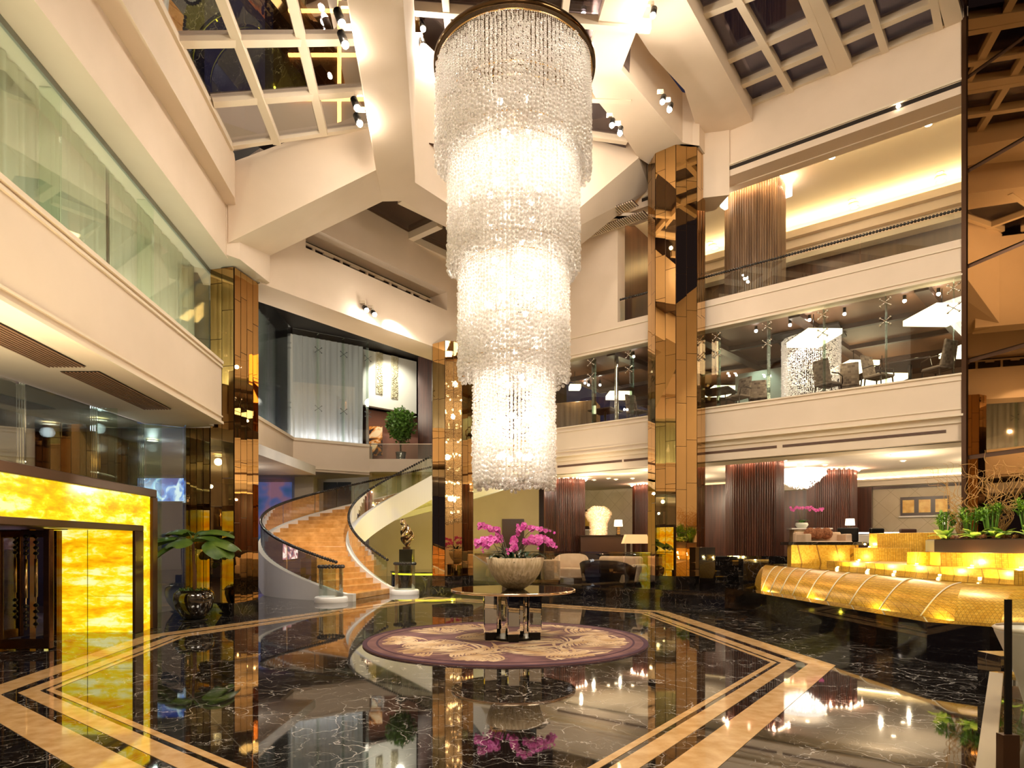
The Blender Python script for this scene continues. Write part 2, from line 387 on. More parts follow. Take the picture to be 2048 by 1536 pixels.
for (a, b, w_) in (((313, 0), (461, 294), .12), ((444, 0), (554, 284), .15), ((584.5, 0), (647.7, 266.6), .15), ((350, 83), (760, 78), .17), ((424, 205), (760, 180), .17), ((463, 292), (760, 250), .12)):
    p0, p1 = Vector(SP(*a)), Vector(SP(*b))
    if a[1] == 0: p0 = Vector(ext(p0, p1, 1.9))
    zq += .007; m_ = MB(); m_.seg(p0 + Vector((0, 0, zq)), p1 + Vector((0, 0, zq)), w_, .16); m_.build('mullion', TRIM, sky1)
# ---- roof beams
def beam(name, bot, top, label, m=None):
    mb = MB(); mb.hull(bot, top); return structure(name, mb, m or PLASTER, label, 'beam')
b0, b1, b2, b3 = D(456, 486, 12.55), D(752, 340, 12.87), D(765, 403, 14.0), D(520, 521, 13.9)
pil = MB(); pil.prism([(-5.80, 12.55), (-5.62, 12.75), (-5.45, 13.9), (-5.9, 14.2), (-7, 14), (-6.6, 12.7)], 7.4, 9.35)
structure('pillar_left', pil, PLASTER, 'cream pier head standing on the left mirror column', 'pillar')
beam('ceiling_beam', [b0, b1, b2, b3], [(b0[0], b0[1], 9.25), (b1[0], b1[1], 10.6), (b2[0], b2[1], 10.5), (b3[0], b3[1], 9.3)], 'wide cream roof beam rising from the left mirror column to the middle of the roof')
zA = 9.3
a0, a1 = Vector(Z(752, 340, zA)), Vector(Z(830, 352, zA)); c1 = Vector(Z(805, 402, zA)); c0 = Vector(Z(830, 365, zA))
dA = Vector((-.1158, .9933, 0)); an = a0 - dA * 10; a1n = a1 - dA * 10
b2v = Vector(b2)
beam('ceiling_beam', [tuple(an), tuple(a1n), tuple(a1), tuple(c0), tuple(c1), tuple(b2v), tuple(a0)],
     [(v.x, v.y, 12.5) for v in (an, a1n, a1, c0, c1, b2v, a0)], 'long cream roof beam running towards the viewer left of the chandelier')
dE = Vector((.6, .8, 0)); e0, e1 = c0 + dE * 4.9, c1 + dE * 4.4
beam('ceiling_beam', [tuple(c0), tuple(e0), tuple(e1), tuple(c1)], [(v.x, v.y, 12.5) for v in (c0, e0, e1, c1)], 'cream roof beam running back behind the chandelier')
zJ = 12.7
f0, f1, f2, f3 = D(1277, 316, 17.8), D(1050, 508, 16.6), D(1072, 562, 18.0), D(1300, 378, 19.2)
beam('ceiling_beam', [f0, f1, f3 and f2, f3], [(f0[0], f0[1], 14.0), (f1[0], f1[1], 12.6), (f2[0], f2[1], 12.9), (f3[0], f3[1], 14.0)], 'cream roof beam sloping down to the left from the right mirror column')
q = [Vector(Z(x, y, zJ)) for x, y in ((1205, 0), (1300, 0), (1243, 140), (1365, 285), (1400, 293), (1300, 330), (1277, 316), (1236, 253), (1195, 202), (1165, 150))]
q = [q[0] - dA * 9, q[1] - dA * 9] + q[2:]
beam('ceiling_beam', [tuple(v) for v in q], [(v.x, v.y, 14.1) for v in q], 'broad cream roof beam right of the chandelier, bending onto the right mirror column')
zG = 13.3
q = [Vector(Z(x, y, zG)) for x, y in ((1240, 0), (1373, 0), (1505, 242), (1455, 300), (1405, 292), (1369, 180), (1300, 106))]
dE2 = Vector((-.6, -.8, 0)); q = [q[0] + dE2 * 8, q[1] + dE2 * 8] + q[1:]
beam('ceiling_beam', [tuple(v) for v in q], [(v.x, v.y, 14.6) for v in q], 'flat cream soffit between the right roof beam and the right skylight')
mb = MB(); mb.prism([(5.48, 17.7), (6.18, 17.55), (6.05, 18.35), (5.2, 18.7)], 11.45, 13.35); mb.prism([(4.72, 17.25), (5.25, 17.3), (5.6, 17.8), (5.4, 18.7), (4.1, 18.7), (4.05, 17.9)], 12.7, 14)
structure('pillar_capital', mb, PLASTER, 'cream block joining the right mirror column to the gallery beam', 'pillar')
# ---- skylights centre, right, back
def skylight(name, pts, z, mull, label, g=SG):
    zk = z
    t = thing(name, label, 'skylight', (pts[0][0], pts[0][1], z), None, 'structure')
    m_ = MB(); m_.prism([(p[0], p[1]) for p in pts], z + .1, z + .13); m_.build('pane', g, t)
    for a, b, w_ in mull:
        zk += .006; m_ = MB(); m_.seg((a[0], a[1], zk), (b[0], b[1], zk), w_, .22); m_.build('mullion', TRIM, t)
    return t
zS = 13.75
def zs(x, y): return Z(x, y, zS)[:2]
def zline(x0, y0, x1, y1, f0=1.0, f1=1.0):
    a, b = Vector(zs(x0, y0)), Vector(zs(x1, y1)); return tuple(b + (a - b) * f0), tuple(a + (b - a) * f1)
ra, rb = zs(1375, 0), zs(1505, 205); rc = zs(1935, 45)
va = Vector(rb) - Vector(ra)
far = Vector(rc) - va.normalized() * 11; near = Vector(rb) - va.normalized() * 11
mull = []
for x0, y0, x1, y1, w_ in ((1479, 0, 1581, 179, .16), (1610, 0, 1669, 142, .16), (1628, 0, 1690, 132, .34), (1738, 0, 1771, 102, .16), (1868, 0, 1878, 55, .16), (1897, 0, 1910, 48, .34)):
    mull.append((*zline(x0, y0, x1, y1, 3.0, 1.02), w_))
for x0, y0, x1, y1 in ((1391, 34.7, 1479, 0), (1444, 125, 1629, 42), (1479, 172, 1650.6, 98), (1505, 210, 1650, 150)):
    mull.append((*zline(x0, y0, x1, y1, 1, 4.6 if y0 < 40 else 2.9), .17))
skylight('window_3', [rb, rc, tuple(far), tuple(near)], zS, mull, 'flat night skylight grid on the upper right')
cpts = [Z(x, y, 12.55)[:2] for x, y in ((827, 60), (960, 40), (1180, 315), (1250, 262), (1190, 180), (1165, 60))]
cy = [(-2.4, 6), (-1.9, 15.0), (.9, 18.6), (3.4, 18.6), (2.6, 13.4), (2.4, 6)]
cm = [((-2.6, 12.9), (3.0, 13.4), .14), ((-2.4, 11.2), (3, 11.4), .14), ((-1.25, 6), (-1.4, 14.2), .14), ((.1, 6), (-.2, 16.2), .14), ((1.3, 6), (1.0, 17.5), .14), ((-.4, 15.4), (3.0, 15.6), .14), ((.3, 16.6), (3.2, 17.2), .14)]
skylight('window_4', cy, 12.75, cm, 'glass roof over the chandelier between the roof beams')
bz = 10.25
def zb(x, y): return Z(x, y, bz)[:2]
bm = [((*zb(720, 430),), (*zb(897, 512),), .12), (zb(800, 397), zb(900, 446), .2), (zb(805, 482), zb(880, 448), .2)]
skylight('window_5', [zb(640, 395), zb(905, 518), (-.2, 17.4), (-.4, 14.2), (-2.4, 13.4), (-5.2, 13.4)], bz, bm, 'small skylight strip above the bridge beam, left of the chandelier', thin_glass('brown_glass', (.4, .28, .22), .03))
# ---- city outside the roof
tw = thing('tower', 'neighbouring tower with amber light lines seen through the sloping skylight', 'building', (-7, 24, 13))
m_ = MB(); m_.box(-9.2, 23.8, 12, 3.0, 26, 40); m_.build('facade', noisy(mat('tower_wall', rough=.5, metal=.3), (.20, .09, .025), (.06, .025, .012), .5), tw)
AMB = glow('amber_line', (1, .58, .12), 16)
for z in (15.5, 16.8, 18.6, 20.3, 22.0, 23.6, 25.5, 27.4):
    x0 = random.choice((-8.6, -7.2, -5.8)); m_ = MB(); m_.box(x0, 23.7, z, x0 + random.uniform(2, 5.5), 23.8, z + .09); m_.build('light_line', AMB, tw)
m_ = MB(); m_.box(-6.7, 23.68, 12, -6.58, 23.8, 34); m_.build('light_line', AMB, tw)
m_ = MB(); m_.box(-.85, 23.6, 12, .4, 23.8, 36); m_.build('light_panel', glow('amber_panel', (1, .75, .4), 3), tw)
m_ = MB(); m_.box(-12.2, 24.5, 12, -10.6, 26.5, 40); tag(m_.build('annex_tower', mat('blue_wall', (.16, .17, .34), .7, emit=(.16, .18, .4), es=.25)), 'slim blue-lit building slab seen through the sloping skylight', 'building')
spot_light((-3, 17.5, 11.2), (-3, 24, 24), 1600, (1, .55, .15), 100, .02)  # added hidden spot that lights the tower facade from below

# ---- diagonal bridge beam (E)
mb = MB()
mb.wall(EL, .02, 9.6, 7.37, 8.62, -1.0); mb.wall(EL, .02, 9.6, 8.62, 9.18, -.3, -.75); mb.wall(EL, .02, 1.2, 8.62, 9.18, -.9); mb.wall(EL, 6.15, 9.6, 8.62, 9.18, -.9)
mb.wall(EL, .02, 9.6, 9.18, 10.4, -1.0)
structure('wall_bridge', mb, PLASTER, 'diagonal cream bridge beam with a recessed slot window, left of the chandelier', 'wall')
wn = thing('window_6', 'row of small dark windows in the bridge beam slot', 'window', (*at(EL, 3), 8.65), None, 'structure')
m_ = MB(); m_.wall(EL, 1.0, 6.2, 8.62, 9.18, -.02, -.72); m_.build('pane', mat('dark_pane', (.02, .01, .008), .1), wn)
for i in range(7):
    s = 1.0 + i * .86; m_ = MB(); m_.wall(EL, s, s + .07, 8.62, 9.1, .05, -.7); fr = m_.build('frame', TRIM, wn)
    m_ = MB(); m_.wall(EL, s + .3, s + .6, 9.0, 9.06, .05, -.66); m_.build('latch', TRIM, fr)
m_ = MB(); m_.wall(EL, 1.0, 6.2, 9.06, 9.12, .05, -.7); m_.build('head', TRIM, wn)
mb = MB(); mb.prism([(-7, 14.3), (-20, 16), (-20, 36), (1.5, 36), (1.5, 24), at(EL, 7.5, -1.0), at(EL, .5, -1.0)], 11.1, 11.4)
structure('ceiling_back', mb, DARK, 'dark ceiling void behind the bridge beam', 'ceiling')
mb = MB(); mb.wall((-3, 24, .9, .43), -4, 6, 8.9, 9.9, .4); 

# ---- back hall walls
mb = MB(); mb.box(-13, 30.6, 0, -5.6, 31, 5.5)
structure('wall_back_left', mb, noisy(mat('pale_wall', rough=.7), (.62, .56, .50), (.66, .6, .54), 1), 'pale wall behind the curved staircase', 'wall')
mb = MB(); mb.box(-6.9, 29.8, 0, 1.3, 30.2, 5.5)
structure('wall_back', mb, noisy(mat('beige_wall', rough=.7), (.66, .53, .30), (.70, .57, .33), 1), 'beige back wall beneath the upper landing', 'wall')
mb = MB(); mb.box(-.48, 29.7, .3, .58, 29.82, 2.75)
tag(mb.build('door_1', mat('door_wood', (.06, .018, .008), .4)), 'dark doorway in the beige back wall behind the orchids', 'door', None, 'structure')
mb = MB(); mb.box(-3.6, 29.5, .3, 1.3, 29.79, .95)
structure('baseboard_back', mb, BLKM, 'black marble base along the beige back wall', 'baseboard')
# landing balcony + bands
Q1, Q2, Q3 = (-9.1, 21.0), (-9.5, 26.8), (-6.63, 28.7)
Q0 = (-8.7, 15.0)
def band(p, q, z0, z1, t=.3):
    a, b = Vector(p), Vector(q); d = (b - a).normalized(); n = Vector((-d.y, d.x)) * t
    m = MB(); m.prism([tuple(a), tuple(b), tuple(b + n), tuple(a + n)], z0, z1); return m
mb = MB()
for p_, q_ in ((Q0, Q1), (Q1, Q2), (Q2, Q3)): mb.v, mb.f, mb.sm  # collected below
mb.prism([Q0, Q1, Q2, Q3, (-6.63, 29.3), (-14, 33), (-14, 15)], 4.75, 6.15)
wb = structure('wall_landing', mb, PLASTER, 'cream parapet band of the far left landing above the staircase', 'wall')
for z0, z1 in ((6.05, 6.17), (4.85, 4.9)):
    m_ = MB()
    for p_, q_ in ((Q0, Q1), (Q1, Q2), (Q2, Q3)):
        a, b = Vector(p_), Vector(q_); d = (b - a).normalized(); n = Vector((d.y, -d.x)) * .06
        m_.prism([tuple(a), tuple(b), tuple(b + n), tuple(a + n)], z0, z1)
    m_.build('moulding', TRIM, wb)
mb = MB(); mb.prism([(-6.63, 28.7), (2.0, 28.7), (2.0, 33), (-6.63, 33)], 4.9, 5.5)
structure('floor_landing', mb, PLASTER, 'upper landing slab at the top of the staircase', 'platform')
# far glazing with curtains
wf = thing('window_7', 'tall far glazing with point fittings in front of pale curtains', 'window', (*Q2, 6.15), None, 'structure')
FGL = thin_glass('far_glass', (.9, .93, .95), .06)
SPF = mat('fitting', (.25, .25, .24), .3, .8)
def spider(m, c, d, r=.14):
    for sx, sz in ((-1, -1), (1, -1), (-1, 1), (1, 1)):
        e = (c[0] + d[0] * sx * r, c[1] + d[1] * sx * r, c[2] + sz * r * .8); m.tube([c, e], .012, 5); m.ball(e, .03, 6)
for p_, q_, n_ in ((Q0, Q1, 3), (Q1, Q2, 2), (Q2, Q3, 3)):
    a, b = Vector(p_), Vector(q_); d = (b - a) / n_; du = d.normalized(); nn = Vector((-du.y, du.x))
    for i in range(n_):
        s0, s1 = a + d * i + du * .012 + nn * .1, a + d * (i + 1) - du * .012 + nn * .1
        m_ = MB(); m_.prism([tuple(s0), tuple(s1), tuple(s1 + nn * .02), tuple(s0 + nn * .02)], 6.15, 10.95); pn = m_.build('pane', FGL, wf)
        m_ = MB()
        for z in (7.6, 10.2): spider(m_, (*(s1 + nn * .05), z), du)
        m_.build('spider_fitting', SPF, pn)
        m_ = MB(); f0_ = s1 + nn * .03; m_.prism([tuple(f0_), tuple(f0_ + du * .03), tuple(f0_ + du * .03 + nn * .3), tuple(f0_ + nn * .3)], 6.15, 10.95); m_.build('glass_fin', GG, pn)
for i, (p_, q_) in enumerate(((Q0, Q1), (Q1, Q2), (Q2, Q3))):
    a, b = Vector(p_), Vector(q_); L_ = (b - a).length; d = (b - a).normalized()
    c = curtain((a.x, a.y, d.x, d.y), 0.02, L_ - .02, 6.12, 10.9, -.75, CURT2, .07, .26, seed=20 + i)
    tag(c, 'tall pale curtain behind the far glazing, %s' % ('on the side towards the left mirror column', 'middle stretch', 'next to the white art wall')[i], 'curtain', 'far curtains')
for p_, q_ in ((Q0, Q1), (Q1, Q2), (Q2, Q3)):
    a, b = Vector(p_), Vector(q_); d = (b - a).normalized(); n = Vector((-d.y, d.x)); c = (a + b) / 2
    o = area_light((*(c + n * .45), 6.18), (*(c + n * .6), 9.0), 20, .1, (b - a).length * .9, (.95, .95, 1))  # added light hidden behind the band, brightens the far curtains
    o.rotation_euler = (math.pi, 0, math.atan2(d.y, d.x) - math.pi / 2)
# art wall and wood walls on the landing
mb = MB(); A0, A1 = (-7.25, 29.9), (-4.95, 32.0)
dd = (Vector(A1) - Vector(A0)).normalized(); nn = Vector((-dd.y, dd.x))
mb.prism([A0, A1, tuple(Vector(A1) + nn * .3), tuple(Vector(A0) + nn * .3)], 8.3, 11)
structure('wall_art', mb, mat('white_wall', (.82, .80, .70), .6), 'white wall hung with two carved panels on the upper landing', 'wall')
al = (*A0, dd.x, dd.y); LA = (Vector(A1) - Vector(A0)).length
for k, (s, z0) in enumerate(((.92, 8.95), (1.78, 8.87))):
    t = thing('carved_panel', 'tall carved relief panel on the white landing wall, ' + ('nearer the curtains' if k == 0 else 'nearer the dark wood wall'), 'relief', (*at(al, s), z0), 'carved panels')
    m_ = MB(); m_.wall(al, s - .19, s + .19, z0, 11.0, .06); m_.build('board', mat('panel_board', (.6, .55, .4), .6), t)
    m_ = MB(); rnd = random.Random(k)
    for i in range(150):
        u = s + rnd.uniform(-.15, .15); z = z0 + .05 + i / 150 * 2.0; c = (*at(al, u, .08), z); rr = rnd.uniform(.03, .055); m_.ball(c, rr, 6, .6)
    m_.build('relief', mat('relief_gold', (.52, .47, .30), .4), t)
mb = MB(); mb.box(-16, 34, 0, 3, 34.3, 11.1); mb.box(-4.75, 31.2, 5.5, -3.0, 31.6, 11); mb.box(-4.95, 32.6, 5.5, -3, 33, 11)
WOOD = mat('dark_ribbed_wood', rough=.35)
def woodmat(name, c1, c2, per=22.0, rough=.3):
    m = mat(name, rough=rough); wv = nd(m, 'ShaderNodeTexNoise', Scale=9.0, Detail=5); ln(m, coords(m, (1, 1, .05)), wv.inputs['Vector'])
    r = ramp(m, [(.3, c1), (.7, c2)]); ln(m, wv.outputs[0], r.inputs[0]); ln(m, r.outputs[0], bsdf(m).inputs['Base Color']); return m
WOOD = woodmat('dark_ribbed_wood', (.03, .009, .005), (.11, .034, .018))
WOODG = woodmat('bronze_wood', (.12, .07, .04), (.30, .19, .11), rough=.22)
structure('wall_wood', mb, WOOD, 'dark wood wall beside the white art wall', 'wall')
mb = MB(); mb.prism([(-7.3, 30.9), (-5, 33), (-5.1, 33.3), (-7.5, 31.4)], 5.5, 8.3)
structure('wall_recess', mb, mat('rose_wall', (.36, .17, .12), .5), 'rose brown recess under the white art wall', 'wall')
spot_light((-5.6, 29.2, 10.6), (-6.1, 31, 8.8), 420, (1, .95, .80), 100)
spot_light((-6.6, 28.9, 8.0), (-6.6, 31.4, 6.4), 60, (1, .7, .4), 70)
# dark blue shop windows beneath
BLUE = mat('blue_screen', rough=.2); n = nd(BLUE, 'ShaderNodeTexNoise', Scale=.9, Detail=2); ln(BLUE, coords(BLUE), n.inputs['Vector'])
r = ramp(BLUE, [(.35, (.02, .10, .22)), (.5, (.12, .14, .35)), (.6, (.35, .16, .22))]); ln(BLUE, n.outputs[0], r.inputs[0]); ln(BLUE, r.outputs[0], bsdf(BLUE).inputs['Emission Color']); bsdf(BLUE).inputs['Emission Strength'].default_value = .45
bsdf(BLUE).inputs['Base Color'].default_value = (.05, .08, .12, 1)
w8 = thing('window_8', 'blue-lit shopfront windows behind the staircase', 'window', (-10, 30.5, 0), None, 'structure')
for a, b, m in ((-12.6, -11.95, BLUE), (-11.9, -10.9, BLUE), (-9.3, -8.65, mat('grey_glass', (.06, .07, .1), .1)), (-8.6, -7.95, mat('grey_glass2', (.05, .06, .09), .1))):
    m_ = MB(); m_.box(a, 30.45, .3, b, 30.58, 4.6); m_.build('pane', m, w8)
mb = MB(); mb.box(-10.35, 29.4, 0, -9.45, 30, 4.8)
structure('pillar_back', mb, PLASTER, 'pale square pillar behind the staircase', 'pillar')
# =================================================================== RIGHT GALLERIES
S0, S1 = -5.2, 6.95
mb = MB()
mb.wall(WR, S0, S1, 7.76, 8.62, -.3); mb.wall(WR, S0, S1, 4.5, 5.5, -.3); mb.wall(WR, S0, S1 + .3, 12.0, 13.75, -.5)
mb.wall(WR, S0, -2.04, 8.62, 12.0, -.5)            # pier left of the third-floor opening
mb.wall(WR, S0, S1, 3.95, 4.5, -.3, -.12)
wr = structure('wall_right', mb, PLASTER, 'cream fascia bands and upper wall of the right galleries', 'wall')
for z0, z1, t in ((8.42, 8.46, .03), (7.86, 7.9, .03), (7.76, 7.8, .05), (5.33, 5.36, .03), (4.66, 4.69, .03), (4.5, 4.55, .06), (5.46, 5.5, .04)):
    m_ = MB(); m_.wall(WR, S0, S1, z0, z1, t); m_.build('moulding', TRIM, wr)
m_ = MB(); m_.wall(WR, -1.2, S1, 12.18, 12.28, .012); m_.build('slot', DARK, wr)
m_ = MB(); m_.wall(WR, -1.2, S1, 12.30, 12.35, .04); m_.build('moulding', TRIM, wr)
for a, b in ((-4.4, -1.95), (-1.88, 2.75), (2.9, 6.55)):
    m_ = MB(); m_.wall(WR, a, b, 4.16, 4.23, .012, -.12); m_.build('slot', mat('slot_brown', (.10, .05, .03), .5), wr)
m_ = MB(); m_.wall(WR, S0, S1, 4.36, 4.5, .05, -.12); m_.build('moulding', TRIM, wr)
# third-floor gallery
def WRp(s, d): return at(WR, s, -d)
mb = MB(); mb.prism([WRp(-6, .3), WRp(14, .3), WRp(14, 6), WRp(-6, 6)], 8.1, 8.6)
structure('floor_gallery', mb, PLASTER, 'floor of the third gallery on the right', 'floor')
mb = MB(); mb.prism([WRp(-2.3, .3), WRp(14, .3), WRp(14, 6), WRp(-2.3, 6)], 12.4, 12.6)
structure('ceiling_gallery', mb, PLASTER2, 'bright cove-lit ceiling of the third gallery', 'ceiling')
mb = MB(); mb.prism([WRp(-3, 5.0), WRp(14, 5.0), WRp(14, 5.3), WRp(-3, 5.3)], 8.6, 12.4); mb.prism([WRp(-2.5, .5), WRp(-2.2, .5), WRp(-2.2, 5), WRp(-2.5, 5)], 8.6, 12.4)
structure('wall_gallery', mb, woodmat('gallery_wood', (.05, .02, .012), (.11, .05, .03)), 'dark wood back wall of the third gallery', 'wall')
mb = MB()
for d, z0, z1 in ((4.2, 11.72, 11.95), (4.4, 11.45, 11.72), (4.6, 11.1, 11.45)): mb.prism([WRp(-2.2, d), WRp(14, d), WRp(14, 5.0), WRp(-2.2, 5.0)], z0, z1)
mb.prism([WRp(-2.2, 4.94), WRp(14, 4.94), WRp(14, 5), WRp(-2.2, 5)], 11.9, 12.4)
structure('trim_cove', mb, TRIM, 'stepped crown moulding under the bright cove of the third gallery', 'moulding')
COVE = glow('cove_glow', (1, .80, .42), 26)
def strip(name, s0, s1, d, z, label, w_=.06, m=None):
    m_ = MB(); m_.prism([WRp(s0, d), WRp(s1, d), WRp(s1, d + w_), WRp(s0, d + w_)], z, z + .05); return tag(m_.build(name, m or COVE), label, 'light', 'cove light strips')
strip('cove_light', -2.2, 9.5, 4.5, 11.97, 'warm light strip on the crown moulding at the back of the third gallery', .1)
strip('cove_light', -2.0, 8.5, .62, 12.02, 'warm light strip behind the upper beam of the third gallery', .05)
mb = MB(); mb.prism([WRp(-2.0, .5), WRp(8.5, .5), WRp(8.5, .78), WRp(-2, .78)], 11.97, 12.01); mb.prism([WRp(9.4, 0), WRp(9.6, 0), WRp(9.6, 5), WRp(9.4, 5)], 8.6, 12.4)
structure('trim_ledge', mb, TRIM, 'narrow ledge hiding the front light strip of the third gallery', 'moulding')
# niches with downlights on the gallery wood wall
for i, s in enumerate((-.9, 1.7, 4.35, 7.0)):
    t = thing('lift_door_light', 'pale wall light and sign on the gallery wood wall, %s from the staircase side' % ('first', 'second', 'third', 'fourth')[i], 'wall light', (*WRp(s, 4.97), 9.9), 'wall lights on the third gallery')
    m_ = MB(); m_.prism([WRp(s - .8, 4.9), WRp(s + .8, 4.9), WRp(s + .8, 4.98), WRp(s - .8, 4.98)], 10.3, 10.42); m_.build('panel', glow('pale_cyan', (.45, .7, .65), .45), t)
    m_ = MB(); m_.prism([WRp(s + .1, 4.9), WRp(s + .32, 4.9), WRp(s + .32, 4.98), WRp(s + .1, 4.98)], 9.75, 10.2); m_.build('sign', glow('sign_green', (.5, .75, .5), .6), t)
    m_ = MB(); m_.prism([WRp(s + .1, 4.9), WRp(s + .32, 4.9), WRp(s + .32, 4.98), WRp(s + .1, 4.98)], 9.3, 9.6); m_.build('plate', glow('sign_amber', (.8, .65, .25), .6), t)
# bead rail + glass of the third gallery
BEAD = mat('black_bead', (.012, .01, .01), .12, spec=.8)
bal = thing('glass_balustrade', 'glass balustrade with a black bead handrail along the third gallery', 'balustrade', (*at(WR, 2), 8.6))
for a, b in ((-2.0, .35), (.37, 2.6), (2.62, 4.75), (4.77, 6.93)):
    m_ = MB(); m_.wall(WR, a, b, 8.55, 9.3, -.015, -.1); m_.build('pane', GC, bal)
m_ = MB()
for i in range(122):
    m_.ball((*at(WR, -1.98 + i * .0733, -.1), 9.36), .04, 8)
m_.build('bead_handrail', BEAD, bal)
# ceiling downlights of the third gallery
LAMPG = glow('downlight_lens', (1, .86, .6), 14)
def downlight(loc, label, group, r=.09, kind='downlight', m=None):
    t = thing(kind, label, 'ceiling light', loc, group)
    m_ = MB(); m_.lathe([(r * 1.35, 0), (r * 1.35, -.015), (r, -.02), (r, 0)], loc, 18); m_.build('rim', TRIM, t)
    m_ = MB(); m_.cyl((loc[0], loc[1], loc[2] - .008), r, .006, 16); m_.build('lens', m or LAMPG, t); return t
GP = [(1526, 682), (997, 0), (1664, 315), (1711, 398), (1880, 345), (1430, 487), (1857, 249), (1870, 300), (1425, 420)]
for i, (x, y) in enumerate([(1857, 249), (1664, 315), (1880, 345), (1704, 400), (1420, 485)]):
    p = Z(x, y, 12.39); t = downlight(p, 'lit downlight with round grilles in the gallery ceiling, %s' % ('far right end', 'just right of the ribbed column', 'far right near the cove', 'between ribbed column and cove', 'left of the ribbed column')[i], 'downlights of the third gallery', .08)
    m_ = MB()
    for k, r_ in ((1, .15), (2, .13)):
        q = at((p[0], p[1], *(WR[2:])), 0, .28 * k * (1 if i < 2 else -1)); m_.lathe([(r_, 0), (r_, -.03), (r_ * .6, -.045), (0.001, -.045)], (q[0], q[1], 12.4), 20)
    m_.build('round_grille', TRIM, t)
for i, s in enumerate((1.05, 5.6)):
    p = (*at(WR, s, .012), 12.23); m_ = MB(); m_.ball(p, .05, 10); tag(m_.build('beam_lamp', glow('lens_bright', (1, .85, .6), 40)), 'tiny bright lamp in the dark slot of the upper beam, ' + ('above the ribbed column' if i == 0 else 'towards the mirror wall'), 'lamp', 'lamps in the upper slot')

# ---- second-floor restaurant
mb = MB(); mb.prism([WRp(S0, .3), WRp(14, .3), WRp(14, 10), WRp(S0, 10)], 4.6, 5.42)
structure('floor_restaurant', mb, mat('carpet_brown', (.08, .04, .025), .8), 'dark floor of the glazed restaurant', 'floor')
mb = MB(); mb.prism([WRp(S0, .3), WRp(14, .3), WRp(14, 10), WRp(S0, 10)], 7.85, 8.05)
structure('ceiling_restaurant', mb, noisy(mat('brown_ceiling', rough=.45), (.16, .075, .04), (.22, .11, .06), 1), 'brown ceiling of the glazed restaurant', 'ceiling')
for i, s in enumerate((-2.6, .2, 3.0, 5.9, 8.8)):
    m_ = MB(); m_.prism([WRp(s, .3), WRp(s + .3, .3), WRp(s + 1.6, 9.5), WRp(s + 1.3, 9.5)], 7.7, 7.86)
    tag(m_.build('ceiling_beam', mat('dark_beam', (.045, .018, .01), .4)), 'dark ceiling rib of the restaurant, %s' % ('over the left dining chair', 'left of the crystal curtain', 'right of the crystal curtain', 'near the mirror wall', 'beyond the mirror wall')[i], 'beam', None, 'structure')
for i, d in enumerate((2.2, 4.4, 6.6)):
    m_ = MB(); m_.prism([WRp(S0, d), WRp(14, d), WRp(14, d + .14), WRp(S0, d + .14)], 7.72, 7.86)
    tag(m_.build('ceiling_beam', mat('dark_beam', (.045, .018, .01), .4)), 'dark cross rib of the restaurant ceiling, %s from the glass' % ('first', 'second', 'third')[i], 'beam', None, 'structure')
mb = MB(); mb.prism([WRp(S0, 9.5), WRp(14, 9.5), WRp(14, 9.8), WRp(S0, 9.8)], 5.4, 7.9)
structure('wall_restaurant', mb, mat('brown_wall', (.20, .10, .06), .6), 'brown back wall of the restaurant', 'wall')
mb = MB(); mb.prism([WRp(.6, 3.4), WRp(2.3, 3.4), WRp(2.3, 3.6), WRp(.6, 3.6)], 5.4, 7.25)
structure('wall_partition', mb, mat('pale_green_wall', (.50, .52, .42), .6), 'pale green partition in the restaurant', 'wall')
spot_light((*WRp(1.4, 2.6), 7.6), (*WRp(1.4, 3.5), 6.2), 45, (.8, 1, .85), 80)
rg = thing('window_9', 'frameless restaurant glazing with glass fins and point fittings', 'window', (*at(WR, 2), 5.5), None, 'structure')
RGL = thin_glass('restaurant_glass', (.93, .95, .93), .02, 0, .35)
fin_px = (1181, 1257, 1432, 1533, 1645, 1770, 1907)
fs_ = [S0] + [(Vector(on(x, WR)) - Vector(WR[:2])).dot(Vector(WR[2:])) for x in fin_px] + [S1]
for a, b in zip(fs_, fs_[1:]):
    m_ = MB(); m_.wall(WR, a + .01, b - .01, 5.5, 7.76, -.015, -.08); pn = m_.build('pane', RGL, rg)
    if b == S1: continue
    m_ = MB(); q = at(WR, b, -.1); d = Vector((.605, .796))
    m_.prism([at(WR, b - .012, -.1), at(WR, b + .012, -.1), at(WR, b + .012, -.36), at(WR, b - .012, -.36)], 5.5, 7.7); m_.build('glass_fin', thin_glass('fin_glass', (.6, .72, .66), .12, 0, .4), pn)
    m_ = MB()
    for z in (7.52, 7.05): spider(m_, (*at(WR, b, -.02), z), Vector((.796, -.605)), .11)
    m_.build('spider_fitting', CHROME, pn)
